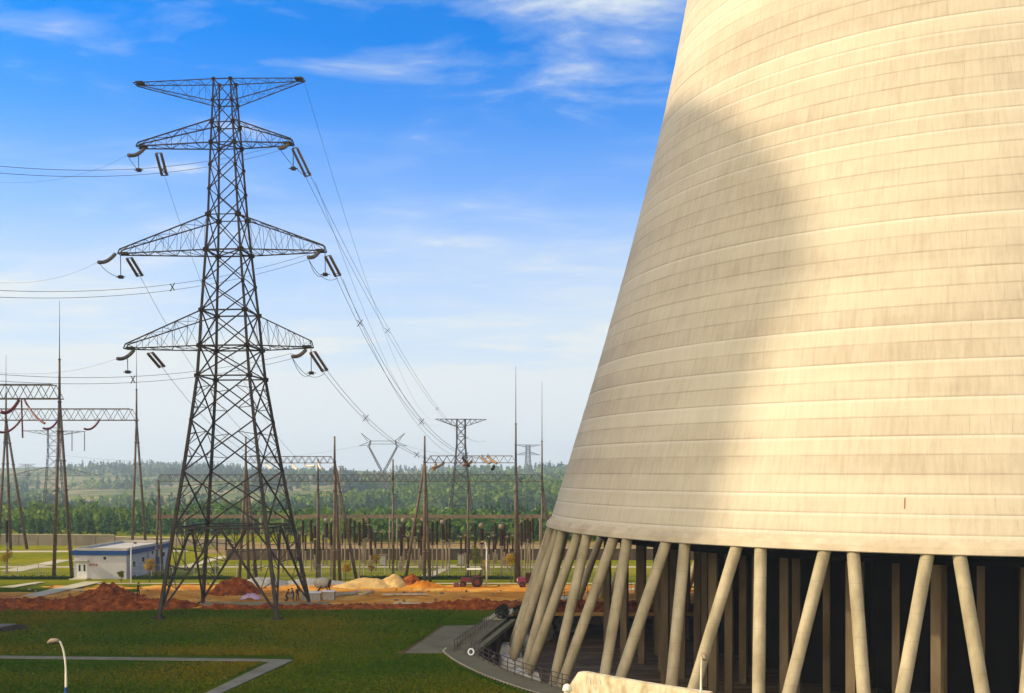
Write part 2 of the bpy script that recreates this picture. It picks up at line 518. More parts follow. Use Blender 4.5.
def PY(px, py, Y):
    return Vector(((px - 512) / F * Y, Y, 15 - (py - HOR) / F * Y))


ORD = 'first second third fourth fifth sixth seventh eighth ninth tenth eleventh twelfth thirteenth fourteenth fifteenth sixteenth seventeenth eighteenth nineteenth twentieth'.split()


def fbm(x, y, s, o=4, seed=0.0):
    return noise.fractal(Vector((x * s, y * s, seed)), 1.0, 2.0, o)


# ------------------------------------------------------------------ ground with the basin cut out of it
CX, CY = 41.5, 99.0


def tdir(a):
    return (-math.sin(a), -math.cos(a))


def tp(a, r, z=0.0):
    d = tdir(a)
    return (CX + d[0] * r, CY + d[1] * r, z)


def rpit(a):
    a = math.degrees(a) % 360
    if a < 76.7 or a > 300:
        return 46.3
    if a < 100.5:
        q0, q1 = tp(R(76.7), 46.3), tp(R(100.5), 43.8)
        d = tdir(R(a))
        # ray / chord intersection
        ex, ey = q1[0] - q0[0], q1[1] - q0[1]
        den = d[0] * ey - d[1] * ex
        return ((q0[0] - CX) * ey - (q0[1] - CY) * ex) / den
    if a < 280:
        return 43.6
    return 43.6 + 2.7 * (a - 280) / 20


def smooth(t):
    t = max(0.0, min(1.0, t))
    return t * t * (3 - 2 * t)


HP = [(0, 0), (300, 0), (430, -13), (520, -17), (700, -12), (950, -5), (1250, 3), (1600, 11), (2000, 17), (2250, 14), (2700, -5), (6000, -40), (12000, -120)]


def terr(x, y):
    d = y
    if d < 300:
        return 0.0
    z = float(np.interp(d, [h[0] for h in HP], [h[1] for h in HP]))
    k = smooth((d - 330) / 200)
    z += k * (11.0 * fbm(x, y, 0.0016, 3, 3.3) * min(1, d / 1500) + 1.6 * fbm(x, y, 0.009, 3, 1.0))
    # nearer wooded rise to the right
    z += 13.5 * math.exp(-((x - 30) / 190) ** 2 - ((y - 760) / 200) ** 2) * k
    z += 5 * math.exp(-((x + 700) / 250) ** 2 - ((y - 1900) / 400) ** 2)
    z += 4 * math.exp(-((x - 40) / 160) ** 2 - ((y - 1800) / 300) ** 2)
    return z


def build_ground():
    na = 480
    rad = [0.0]
    r = 0.0
    while r < 12000:
        r += 1.2 + r * 0.035
        rad.append(r)
    mb = MB()
    for i, dr in enumerate(rad):
        for k in range(na):
            a = 2 * math.pi * k / na
            d = tdir(a)
            rr = rpit(a) + dr
            x, y = CX + d[0] * rr, CY + d[1] * rr
            mb.v.append((x, y, terr(x, y)))
    for i in range(len(rad) - 1):
        for k in range(na):
            a, b = i * na + k, i * na + (k + 1) % na
            mb.f.append((a, a + na, b + na, b))
    return tag(mb.build('ground', M['ground'], smooth=True), kind='structure')


build_ground()


def sheet(name, poly, mat, z, thick=0.05, kind='structure'):
    return tag(MB().prism(poly, z - thick, z).build(name, mat), kind=kind)


def gp(*pts):
    return [tuple(G(a, b)[:2]) for a, b in pts]


sheet('lawn_path', [tuple(G(-60, 658)[:2])] + gp((0, 658.6), (274, 662.0), (291, 660.0), (0, 656.2)) + [tuple(G(-60, 655.6)[:2])], M['path'], 0.06)
sheet('lawn_path', gp((271, 661.8), (293, 660.6), (193, 707), (178, 707)), M['path'], 0.066)
# apron walk round the basin
ann = MB()
na = 240
for k in range(na):
    a0, a1 = R(-60 + 160.5 * k / na), R(-60 + 160.5 * (k + 1) / na)
    w0 = 2.2 if math.degrees(a0) < 79 else 1.3
    w1 = 2.2 if math.degrees(a1) < 79 else 1.3
    q = [tp(a0, rpit(a0) - .25, .06), tp(a0, rpit(a0) + w0, .06), tp(a1, rpit(a1) + w1, .06), tp(a1, rpit(a1) - .25, .06)]
    ann.add(q + [(p[0], p[1], -.12) for p in q], [(3, 2, 1, 0), (0, 1, 5, 4), (1, 2, 6, 5), (2, 3, 7, 6), (3, 0, 4, 7), (4, 5, 6, 7)])
tag(ann.build('walkway', M['pad']), kind='structure')
kb_ = MB()
for k in range(na):
    a0, a1 = R(-60 + 138.5 * k / na), R(-60 + 138.5 * (k + 1) / na)
    q = [tp(a0, rpit(a0) + 2.2, .13), tp(a0, rpit(a0) + 2.34, .13), tp(a1, rpit(a1) + 2.34, .13), tp(a1, rpit(a1) + 2.2, .13)]
    kb_.add(q + [(p[0], p[1], -.1) for p in q], [(3, 2, 1, 0), (0, 1, 5, 4), (2, 3, 7, 6)])
tag(kb_.build('kerb', M['road']), kind='structure')
ann = MB()
for k in range(120):
    a0, a1 = R(100.5 + 200 * k / 120), R(100.5 + 200 * (k + 1) / 120)
    q = [tp(a0, rpit(a0) - .25, .09), tp(a0, rpit(a0) + 1.6, .09), tp(a1, rpit(a1) + 1.6, .09), tp(a1, rpit(a1) - .25, .09)]
    ann.add(q + [(p[0], p[1], -.12) for p in q], [(3, 2, 1, 0), (0, 1, 5, 4), (1, 2, 6, 5), (2, 3, 7, 6), (3, 0, 4, 7), (4, 5, 6, 7)])
tag(ann.build('walkway', M['road']), kind='structure')
sheet('concrete_pad', [(-8.9, 87.2), (-5.35, 87.2), (-2.7, 103.2), (-6.6, 102.6)], M['pad'], 0.075)
# bare brown edge of the pad
sheet('bare_earth', [(-9.5, 87.4), (-8.92, 87.2), (-6.62, 102.6), (-6.9, 102.9), (-7.6, 98.4), (-8.3, 93.0)], M['wornearth'], 0.045)

# building site earth: one uneven sheet of orange earth, red heaps on top
HEAPS = [  # x, y, rx, ry, h, kind(0 orange,1 red)
]


def clods(x, y):
    return 0.5 + 0.5 * fbm(x, y, 0.9, 5, 7.0)


def field(name, x0, x1, y0, y1, nx, ny, hf, mat):
    mb = MB()
    for j in range(ny + 1):
        for i in range(nx + 1):
            x, y = x0 + (x1 - x0) * i / nx, y0 + (y1 - y0) * j / ny
            mb.v.append((x, y, hf(x, y)))
    for j in range(ny):
        for i in range(nx):
            a = j * (nx + 1) + i
            mb.f.append((a, a + 1, a + nx + 2, a + nx + 1))
    return mb.build(name, mat, smooth=False)


def earth(x, y):
    e = min(smooth((y - 115.8 - 1.2 * fbm(x, 0, .2)) / 1.5), smooth((141.2 - y) / 1.2), smooth((x + 95) / 3), smooth((22 - x) / 3))
    left = smooth((-46 - x) / 4) * smooth((y - 131) / 3)      # grass comes forward on the left
    return -0.12 + e * (0.2 + 0.10 * fbm(x, y, .5, 4)) - left * 0.35 * (0.6 + .9 * fbm(x, y, .12, 3, 9.))


tag(field('bare_earth', -98, 25, 111, 143, 300, 100, earth, M['dirt']), kind='structure')


def ridge_left(x, y):
    c = 116.8 + 1.2 * fbm(x, 0, .08, 2, 4.)
    h = 1.15 * math.exp(-((y - c) / 2.3) ** 2) * (0.75 + .5 * fbm(x, y, .3, 3, 2.))
    h += 1.9 * math.exp(-((x + 48.2) / 2.9) ** 2 - ((y - 125) / 3.0) ** 2)
    h += 0.45 * math.exp(-((x + 57) / 5.5) ** 2 - ((y - 121.5) / 3.) ** 2)
    h += 0.75 * math.exp(-((x + 43) / 4) ** 2 - ((y - 120) / 2.6) ** 2)
    h += 0.55 * math.exp(-((x + 66) / 9) ** 2 - ((y - 118.5) / 3.) ** 2)
    h *= min(smooth((x + 88) / 5), smooth((-34 - x) / 3))
    return -0.16 + h * (0.6 + .7 * clods(x, y)) + (0.65 * (clods(x * 2.1, y * 2.1) - .5) if h > .1 else 0)


def ridge_right(x, y):
    c = 117.2 + 0.8 * fbm(x, 0, .09, 2, 14.)
    h = (0.55 + 0.4 * smooth((x + 14) / 10)) * math.exp(-((y - c) / 1.9) ** 2) * (0.8 + .5 * fbm(x, y, .3, 3, 12.))
    h += .35 * math.exp(-((x + 3) / 4) ** 2 - ((y - 119.5) / 2.5) ** 2)
    h *= min(smooth((x + 36) / 3), smooth((22 - x) / 3))
    return -0.16 + h * (0.6 + .7 * clods(x, y)) + (0.6 * (clods(x * 2.1, y * 2.1) - .5) if h > .1 else 0)


tag(field('soil_bank', -90, -32, 111.6, 133, 230, 86, ridge_left, M['mud']),
    'dark red clay spoil bank with a hump, in front of the white substation building', 'soil bank')
tag(field('soil_bank', -36, 24, 111.9, 125, 240, 54, ridge_right, M['mud']),
    'long low bank of dug red clay running from the big pylon to the cooling tower', 'soil bank')


def heap(name, px, py, rx, ry, h, mat, label, cat, rough=.3, seed=0.):
    c = G(px, py)
    nx = 44

    def hf(x, y):
        u, v = (x - c.x) / rx, (y - c.y) / ry
        d = math.sqrt(u * u + v * v) + .14 * fbm(x, y, .45, 3, seed)
        b = max(0, 1 - d)
        b = b ** .85
        return -0.1 + b * h * (1 + rough * fbm(x, y, 1.1, 5, seed + 3)) + .12
    mb = MB()
    idx = {}
    for j in range(nx + 1):
        for i in range(nx + 1):
            x, y = c.x + rx * 1.15 * (2 * i / nx - 1), c.y + ry * 1.15 * (2 * j / nx - 1)
            u, v = (x - c.x) / rx, (y - c.y) / ry
            if u * u + v * v < 1.3:
                idx[i, j] = len(mb.v)
                mb.v.append((x, y, hf(x, y)))
    for j in range(nx):
        for i in range(nx):
            k = [(i, j), (i + 1, j), (i + 1, j + 1), (i, j + 1)]
            if all(q in idx for q in k):
                mb.f.append(tuple(idx[q] for q in k))
    return tag(mb.build(name, mat), label, cat)


heap('soil_heap', 235, 594, 3.6, 2.6, 2.1, M['mud'], 'pointed heap of red soil seen between the legs of the big pylon', 'soil heap', .5, 1.)
heap('gravel_heap', 262, 585, 4.5, 2.2, 1.2, M['gravel'], 'grey gravel heap behind the pointed red soil heap', 'gravel heap', .15, 2.)
heap('gravel_heap', 312, 584, 6, 2.0, .8, M['gravel'], 'low grey gravel heap behind the cream mixer drum', 'gravel heap', .15, 3.)
heap('sand_heap', 368, 587, 4.6, 2.6, 1.35, M['sand'], 'broad yellow sand heap, nearest to the concrete blocks', 'sand heap', .15, 5.)
heap('sand_heap', 393, 586.5, 2.6, 2.2, 1.75, M['sand'], 'taller rounded yellow sand heap beside the brown soil heap', 'sand heap', .12, 6.)
heap('soil_heap', 411, 586, 2.1, 2.0, 1.55, M['mud'], 'rounded brown soil heap beside the yellow sand heaps', 'soil heap', .4, 7.)
heap('soil_heap', 424, 587, 3.2, 1.6, .8, M['dirt'], 'low orange soil heap on the right of the brown heap', 'soil heap', .3, 8.)

# roads and walks of the substation
sheet('road', [(-56, 141.6), (30, 141.6), (30, 142.5), (-56, 142.5)], M['road'], 0.09)
sheet('path', gp((21, 597), (40, 597.5), (103, 582.6), (84, 582.6)), M['road'], 0.15)
sheet('path', gp((0, 588), (14, 588.5), (45, 583), (36, 583)), M['road'], 0.15)
sheet('road', [(-110, 166.3), (60, 166.3), (60, 168.3), (-110, 168.3)], M['road'], 0.05)
sheet('road', [(-140, 196), (-62, 200), (-62, 203), (-140, 200.5)], M['road'], 0.055)
sheet('path', gp((0, 571), (20, 572), (72, 560), (58, 560)), M['road'], 0.06)
sheet('path', gp((418, 577), (430, 578), (458, 565), (450, 565)), M['road'], 0.06)
sheet('path', gp((182, 566), (190, 567.5), (230, 556.5), (222, 556)), M['road'], 0.06)
sheet('bare_ground', [(-60, 196), (80, 196), (80, 226), (-60, 226)], M['dryearth'], 0.03)

# ------------------------------------------------------------------ cooling towers


def rshell(z):
    return math.sqrt(22.2 ** 2 + 0.1567 * (z - 88) ** 2)


TOP = 91.0


def shell_mesh(name, z0, parent, detail=True):
    """outer face in lifts, each stepped a little, plus inner face and lip"""
    n = 288 if detail else 128
    lift = 1.24
    rows = []          # (radius, z, uvz)
    z = 10.8
    rng = random.Random(4)
    k = math.floor(z / lift)
    zs = [z]
    while True:
        k += 1
        if k * lift > TOP:
            break
        zs.append(k * lift)
    for i, zl in enumerate(zs[:-1]):
        off = rng.uniform(-0.014, 0.014)
        rows.append((rshell(zl) + off, zl + 0.0))
        rows.append((rshell(zs[i + 1]) + off + 0.012, zs[i + 1] - 0.001))
    rows.append((rshell(TOP) + .5, TOP - 1.0))
    rows.append((rshell(TOP) + .5, TOP))
    rows.append((rshell(TOP) - .4, TOP))
    for q in range(20):
        zl = TOP - (TOP - 10.6) * (q + 1) / 20
        rows.append((rshell(zl) - .55, zl))
    vs, uvs = [], []
    for r, zz in rows:
        for j in range(n):
            a = 2 * math.pi * j / n
            d = tdir(a)
            vs.append((d[0] * r, d[1] * r, zz))
    fs = []
    for i in range(len(rows) - 1):
        for j in range(n):
            a, b = i * n + j, i * n + (j + 1) % n
            fs.append((a, a + n, b + n, b))
    me = bpy.data.meshes.new(name)
    me.from_pydata(vs, [], fs)
    uv = me.uv_layers.new(name='UVMap')
    dat = np.zeros((len(fs) * 4, 2), np.float32)
    for f, (i, j) in enumerate((i, j) for i in range(len(rows) - 1) for j in range(n)):
        for q, (ii, jj) in enumerate(((i, j), (i + 1, j), (i + 1, j + 1), (i, j + 1))):
            dat[f * 4 + q] = (jj / n * 188.0, rows[ii][1] + (1e-3 if ii == i else -1e-3))
    uv.data.foreach_set('uv', dat.ravel())
    me.materials.append(M['shell'])
    me.polygons.foreach_set('use_smooth', [True] * len(me.polygons))
    me.update()
    # keep the tiny steps crisp
    me.set_sharp_from_angle(angle=R(25))
    o = bpy.data.objects.new(name, me)
    col.objects.link(o)
    o.parent = parent
    return o


def ring_beam(parent):
    mb = MB()
    rb = rshell(9.6)
    prof = [(rb - 1.0, 10.0), (rb + .06, 10.0), (rb + .12, 10.06), (rb + .0, 10.42), (rb - .07, 10.44), (rshell(10.8) + .01, 10.8), (rshell(10.8) - .9, 10.8)]
    n = 288
    for r, z in prof:
        for j in range(n):
            d = tdir(2 * math.pi * j / n)
            mb.v.append((d[0] * r, d[1] * r, z))
    for i in range(len(prof)):
        i2 = (i + 1) % len(prof)
        for j in range(n):
            j2 = (j + 1) % n
            mb.f.append((i * n + j, i2 * n + j, i2 * n + j2, i * n + j2))
    o = mb.build('ring_beam', M['rim'], parent, smooth=True)
    o.data.set_sharp_from_angle(angle=R(30))
    return o


NP_ = 38


def tower_columns(parent, foot):
    out = []
    rt, rb = rshell(9.6) - .45, 41.6
    for i in range(NP_):
        a = R(23.5 + 360 / NP_ * i)
        for s in (-1, 1):
            t = a + R(1.35) * s
            b = a + R(360 / NP_ / 2 - .85) * s
            dt, db = tdir(t), tdir(b)
            p1 = Vector((dt[0] * rt, dt[1] * rt, 10.1))
            p0 = Vector((db[0] * rb, db[1] * rb, foot))
            mb = MB()
            mb.tube([p0, p1], 0.41, 20, cap=True)
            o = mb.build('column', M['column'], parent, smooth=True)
            o.data.set_sharp_from_angle(angle=R(50))
            out.append(o)
        c = a + R(360 / NP_ / 2)
        d = tdir(c)
        mb = MB()
        # tapered pedestal under the foot of each V
        cs = [(-1.15, 42.7), (1.15, 42.7), (1.0, 40.7), (-1.0, 40.7)]
        vs = []
        for k, (zz, sh) in enumerate(((-3.2, 1.25), (foot + .25, 0.88))):
            for u, rr in cs:
                rr = 41.7 + (rr - 41.7) * sh
                vs.append((d[0] * rr - d[1] * u * sh, d[1] * rr + d[0] * u * sh, zz))
        mb.add(vs, [(3, 2, 1, 0), (4, 5, 6, 7), (0, 1, 5, 4), (1, 2, 6, 5), (2, 3, 7, 6), (3, 0, 4, 7)])
        mb.build('pedestal', M['pedestal'], parent)


tower = empty('cooling_tower', (CX, CY, 0), 'huge cream concrete cooling tower on slanting columns, nearest to the camera', 'cooling tower')
shell_mesh('shell', 0, tower)
ring_beam(tower)
tower_columns(tower, -1.9)
# rust streak and stain on the shell
for a_, z0, z1, w_ in ((R(27.0), 13.45, 12.75, .028),):
    mb = MB()
    q = []
    for zz in (z0, z1):
        for da in (-w_, w_):
            r = rshell(zz) + .03
            d = tdir(a_ + da / r)
            q.append((d[0] * r, d[1] * r, zz))
    mb.add(q, [(0, 2, 3, 1)])
    mb.build('rust_stain', noisy('rust_run', (0.30, 0.06, 0.02), (0.36, 0.10, 0.04), 5, .9), tower)
# basin
nb = 120
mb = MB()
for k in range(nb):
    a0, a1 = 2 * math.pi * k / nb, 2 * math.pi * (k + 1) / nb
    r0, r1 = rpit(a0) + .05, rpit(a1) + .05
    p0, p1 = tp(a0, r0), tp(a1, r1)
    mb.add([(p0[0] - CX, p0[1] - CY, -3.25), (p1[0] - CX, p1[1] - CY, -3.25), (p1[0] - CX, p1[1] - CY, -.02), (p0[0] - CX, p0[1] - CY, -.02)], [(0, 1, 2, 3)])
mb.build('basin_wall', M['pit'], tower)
mb = MB()
mb.add([(p[0] - CX, p[1] - CY, -3.2) for p in (tp(2 * math.pi * k / nb, rpit(2 * math.pi * k / nb)) for k in range(nb))], [tuple(range(nb))[::-1]])
mb.build('basin_floor', M['basin'], tower)
# inner grid
ga = R(-24.5)          # grid turned so that its lanes run roughly away from the viewer
ca, sa = math.cos(ga), math.sin(ga)
sp = 5.4
for i in range(-6, 7):
    for j in range(-6, 7):
        x, y = i * sp, j * sp
        rr = math.hypot(x, y)
        if rr > 33.5:
            continue
        X, Y = x * ca - y * sa, x * sa + y * ca
        if rr > 24 or (i + j) % 2 == 0:
            MB().box((X, Y, 3.1), (.62, .62, 12.6), ga).build('inner_pillar', M['pillar'], tower)
        x2, y2 = x + sp / 2, y + sp / 2
        if 24.5 < math.hypot(x2, y2) < 33 and y2 < 12:
            MB().box((x2 * ca - y2 * sa, x2 * sa + y2 * ca, 3.1), (.5, .5, 12.6), ga).build('inner_pillar', M['pillar'], tower)
# tie beams between outer pillars on three levels
for zz in (1.1, 4.4, 7.6):
    for i in range(-6, 7):
        for j in range(-6, 7):
            x, y = i * sp, j * sp
            for dx, dy in ((sp, 0),):
                r0, r1 = math.hypot(x, y), math.hypot(x + dx, y + dy)
                if 19 < r0 < 33.5 and 19 < r1 < 33.5 and (i * 7 + j * 3) % 7 == 0 and y < 0:
                    mx, my = x + dx / 2, y + dy / 2
                    MB().box((mx * ca - my * sa, mx * sa + my * ca, zz), (sp - .62, .3, .42), ga).build('tie_beam', M['pillar'], tower)
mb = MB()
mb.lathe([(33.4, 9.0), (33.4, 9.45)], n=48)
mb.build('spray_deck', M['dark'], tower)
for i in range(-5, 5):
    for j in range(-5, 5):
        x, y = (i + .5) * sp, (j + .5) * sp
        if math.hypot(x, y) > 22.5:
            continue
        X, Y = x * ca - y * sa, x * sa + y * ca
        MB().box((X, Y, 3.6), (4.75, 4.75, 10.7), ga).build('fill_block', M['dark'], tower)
# water distribution pipe low in the basin
d = tdir(R(60))

# twin tower out of frame on the left, whose shadow falls across the lawn and this shell
TWX, TWY = -118.0, 88.2
twin = empty('cooling_tower', (TWX, TWY, 3.2), 'larger cream cooling tower standing off to the left that shades the lawn', 'cooling tower')
twin.scale = (1.25, 1.25, 1.22)
shell_mesh('shell', 0, twin, False)
ring_beam(twin)
mbd = None
for o in [c for c in tower.children if c.name.split('.')[0] in ('column', 'pedestal', 'spray_deck')]:
    c = o.copy()
    col.objects.link(c)
    c.parent = twin
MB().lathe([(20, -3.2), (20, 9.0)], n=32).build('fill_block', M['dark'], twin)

# ------------------------------------------------------------------ railings, bridge, wall near the basin


def railing(pts, name, label, h=1.1, rails=(0.55, 1.1), post=1.5, mat='rail', r=.03, z0=.06, cat='railing'):
    root = empty(name, pts[0], label, cat)
    o0 = Vector(pts[0])
    pts = [Vector(p) - o0 for p in pts]
    mb = MB()
    for hh in rails:
        mb.tube([p + Vector((0, 0, z0 + hh)) for p in pts], r, 5)
    mb.build('rail', M[mat], root)
    acc = 0
    nxt = 0
    for p, q in zip(pts[:-1], pts[1:]):
        L = (q - p).length
        while nxt <= acc + L:
            t = (nxt - acc) / L
            c = p.lerp(q, t)
            MB().tube([c + Vector((0, 0, z0 - .02)), c + Vector((0, 0, z0 + h))], r * 1.25, 5).build('post', M[mat], root)
            nxt += post
        acc += L
    return root


railing([tp(R(a), 46.45) for a in np.arange(18, 77.5, 1.5)], 'railing', 'thin dark railing curving along the near edge of the basin', rails=(.4, .75, 1.1), post=1.25)
railing([tp(R(a), rpit(R(a)) + .1) for a in np.arange(101, 190, 2.0)], 'railing', 'dark railing along the far side of the basin behind the columns', rails=(.4, .75, 1.1), post=1.6)
b0, b1 = Vector((-4.75, 87.6, 0)), Vector((-1.3, 107.2, 0))
bd = (b1 - b0).normalized()
bn = Vector((bd.y, -bd.x, 0))
railing([b0 - bn * .05, b1 - bn * .05], 'railing', 'sloping straight handrail beside the concrete footbridge beams', rails=(.5, 1.0), post=1.05, r=.035)
br = empty('footbridge', b0, 'narrow concrete footbridge of two parallel beams across the basin corner', 'footbridge')
for k, off in enumerate((.55, 1.5)):
    mb = MB()
    m_ = (b1 - b0) / 2 + bn * off
    ang = math.atan2(bd.y, bd.x)
    mb.box((m_.x, m_.y, -.05 + .0), ((b1 - b0).length, .5, .35), ang)
    mb.build('beam', M['pad'], br)
for t in (.12, .32, .5, .7, .88):
    c = (b1 - b0) * t + bn * 1.0
    MB().box((c.x, c.y, -1.73), (.35, .35, 2.95)).build('pier', M['pit'], br)
# lifebuoy on the railing end
lb = G(471, 657, .1)
mb = MB()
ring = []
for k in range(25):
    a = 2 * math.pi * k / 24
    ring.append((.22 * math.cos(a), .1 * math.sin(a), .42 + .22 * math.sin(a)))
mb.tube(ring, .065, 8, cap=False)
o = mb.build('lifebuoy', M['whitepaint'], smooth=True)
o.location = lb
tag(o, 'white ring lifebuoy hanging at the start of the curved basin railing', 'lifebuoy')
# pale screen wall just outside the walk
mb = MB()
pts = []
for k in range(25):
    a = R(48.5 - 11.0 * k / 24)
    t = k / 24
    z1 = 2.55
    if k < 1:
        z1 = 2.5
    pts.append((a, z1))
vs = []
for a, z1 in pts:
    vs += [tp(a, 49.4, 0), tp(a, 49.85, 0), tp(a, 49.85, z1), tp(a, 49.4, z1)]
fs = []
for k in range(24):
    for q in range(4):
        fs.append((k * 4 + q, k * 4 + (q + 1) % 4, k * 4 + 4 + (q + 1) % 4, k * 4 + 4 + q))
fs += [(0, 1, 2, 3)[::-1], (96, 97, 98, 99)]
# sloped start
o_ = len(vs)
a = R(50.6)
vs += [tp(a, 49.4, 0), tp(a, 49.85, 0), tp(a, 49.85, .3), tp(a, 49.4, .3)]
fs = [f for f in fs if f != (3, 2, 1, 0)]
for q in range(4):
    fs.append((o_ + q, o_ + (q + 1) % 4, (q + 1) % 4, q))
fs.append((o_ + 3, o_ + 2, o_ + 1, o_))
mb.add(vs, fs)
wall = tag(mb.build('screen_wall', M['screen']), 'pale sunlit concrete wall with a sloped end in front of the tower columns', 'wall')
mp_ = MB()
c = Vector(tp(R(50.2), 49.87, 2.1))
dd = tdir(R(50.2))
tt = (-dd[1], dd[0])


def decal(mbx, u0, u1, z0, z1, off=.012):
    q = []
    for u, z in ((u0, z0), (u1, z0), (u1, z1), (u0, z1)):
        a = R(46.9) - u / 49.86
        q.append(tp(a, 49.86 + off, z))
    mbx.add(q, [(0, 1, 2, 3)])


mbx = MB()
decal(mbx, .0, .14, 1.95, 2.35)
decal(mbx, -.02, .2, 1.62, 1.82)
mbx.build('stencil_mark', M['faintred'], wall)
mbx = MB()
decal(mbx, -.42, -.32, 1.9, 2.3)
decal(mbx, .42, .5, 2.0, 2.3)
mbx.build('stencil_mark', M['faintblue'], wall)
c = G(568, 720)
vp = empty('vent_post', (4.0 - .6, 64.6, 0), 'white post with a rounded cap beside the pale concrete wall', 'post')
MB().lathe([(.2, 0), (.2, 1.55), (.17, 1.6)], n=14).build('post', M['cream'], vp, True)
MB().lathe([(.30, 1.6), (.30, 1.72), (.24, 1.92), (.1, 2.02)], n=14).build('cap', M['cream'], vp, True)


def lamp(loc, h, arm, heading, label, bands=True, name='street_lamp', r=.075, mat='cream'):
    root = empty(name, loc, label, 'street lamp', rz=heading)
    pts = [(0, 0, 0), (0, 0, h * .55), (0, 0, h * .74)]
    for k in range(1, 7):
        a = k / 6 * math.pi * .42
        pts.append((-arm * (1 - math.cos(a)) * 1.1, 0, h * .74 + h * .24 * math.sin(a) / math.sin(math.pi * .42)))
    rs = [r, r * .85, r * .75] + [r * .6] * 6
    MB().tube(pts, rs, 10).build('pole', M[mat], root, True)
    e = Vector(pts[-1])
    mb = MB()
    mb.tube([e + Vector((.05, 0, -.02)), e + Vector((-.1, 0, .0)), e + Vector((-.36, 0, -.04)), e + Vector((-.55, 0, -.12))], [.05, .10, .13, .05], 10)
    mb.build('lamp_head', M['galv'], root, True)
    MB().tube([e + Vector((-.12, 0, -.07)), e + Vector((-.45, 0, -.13))], [.09, .09], 8).build('lamp_glass', M['glass'], root)
    if bands:
        for k in range(3):
            z = h * .74 - .55 - k * .5
            MB().tube([(0, 0, z), (0, 0, z - .28)], r * .92, 10).build('painted_band', M['blue'], root)
    return root


lamp((-21.45, 50.5, 0), 7.1, .42, R(0), 'curved street lamp with blue painted bands standing on the lawn')
lamp((8.55, 47.5, 0), 7.0, .42, R(92), 'street lamp with blue painted band in front of the tower columns')
lamp(G(131, 583.5), 5.7, .3, R(180), 'white lamp post by the corner of the white building', False, r=.1, mat='whitepaint')
lamp(G(486.5, 587), 6.1, .3, R(0), 'white lamp post just right of the tractor', False, r=.1, mat='whitepaint')
# hatch cover in the lawn
h0 = G(4, 630) + Vector((-1.0, 0, 0))
hc = empty('hatch_cover', h0, 'low hatch cover of white slabs with dark slanted side on the lawn', 'hatch')
MB().prism([(-5, -1.3), (1.0, -1.3), (2.0, 1.3), (-5, 1.3)], 0, .35).build('curb', M['pit'], hc)
for k in range(3):
    MB().prism([(-4.2 + k * 1.75, -1.15), (-2.5 + k * 1.75, -1.15), (-1.9 + k * 1.75, 1.15), (-3.6 + k * 1.75, 1.15)], .36, .44).build('slab', M['path'], hc)
mb = MB()
mb.add([(1.05, -1.3, .34), (2.05, 1.3, .34), (3.0, 1.3, .0), (1.9, -1.3, .0)], [(3, 2, 1, 0)])
mb.build('ramp', M['pit'], hc)

# ------------------------------------------------------------------ lattice pylon
ZT = [0, 9.3, 15.2, 20.6, 25.3, 28.5, 32.3, 38.8, 42.6, 50.4, 52.6, 57.3]
ST = [12.4, 9.8, 8.15, 6.75, 5.6, 5.15, 4.7, 3.75, 3.25, 2.55, 2.3, 1.85]


def side(z):
    return float(np.interp(z, ZT, ST))


def corner(i, z):
    s = side(z) / 2
    q = ((-1, -1), (1, -1), (1, 1), (-1, 1))[i % 4]
    return Vector((q[0] * s, q[1] * s, z))


pyl = empty('lattice_pylon', (-29.6, 113.4, 0), 'tall dark lattice transmission pylon with three pairs of crossarms standing on the lawn edge', 'pylon', rz=R(-4))
for i in range(4):
    mb = MB()
    pts = [corner(i, z) for z in ZT]
    rs = [float(np.interp(z, [0, 25, 57], [.25, .18, .10])) for z in ZT]
    mb.tube(pts, rs, 4)
    lg = mb.build('leg', M['pylon'], pyl)
    f = corner(i, 0)
    MB().box((f.x, f.y, -.05), (1.2, 1.2, .7), 0, .7).build('footing', M['pit'], lg)
mb = MB()
LV = [9.3, 15.2, 20.6, 25.3, 28.5, 32.3, 35.4, 38.8, 42.6, 45.4, 48.0, 50.4, 52.6, 55.0, 57.3]
for i in range(4):
    j = (i + 1) % 4
    for k in range(len(LV) - 1):
        z0, z1 = LV[k], LV[k + 1]
        a0, b0_, a1, b1_ = corner(i, z0), corner(j, z0), corner(i, z1), corner(j, z1)
        w_ = float(np.interp(z0, [9, 30, 57], [.14, .115, .07]))
        mb.bar(a0, b1_, w_)
        mb.bar(b0_, a1, w_)
        if z1 - z0 > 3.9:
            # redundants
            xc = a0.lerp(b1_, side(z0) / (side(z0) + side(z1)))
            for p, q, leg in ((a0, b1_, (a0, a1)), (b0_, a1, (b0_, b1_))):
                mb.bar(p.lerp(xc, .5), leg[0].lerp(leg[1], .30), .07)
                mb.bar(p.lerp(xc, .5), leg[0].lerp(leg[1], .5), .07)
                t2 = (leg[1]).lerp(xc, .5)
                mb.bar(t2, leg[0].lerp(leg[1], .72), .07)
                mb.bar(t2, leg[0].lerp(leg[1], .5), .07)
    for z0 in (9.3, 25.3, 28.5, 32.3, 38.8, 42.6, 50.4, 52.6, 55.0, 57.3):
        mb.bar(corner(i, z0), corner(j, z0), .15 if z0 < 40 else .1)
    for z0 in (25.3, 28.5, 32.3, 38.8, 42.6, 50.4, 52.6):
        c = corner(i, z0)
        MB().box(c, (.5 if z0 < 45 else .36,) * 2 + (.42,), R(45)).build('gusset_plate', M['rust'], pyl)
    for z0 in (15.2, 20.6, 35.4, 45.4, 48.0, 55.0, 57.3):
        MB().box(corner(i, z0), (.3, .3, .3), R(45)).build('gusset_plate', M['rust'], pyl)
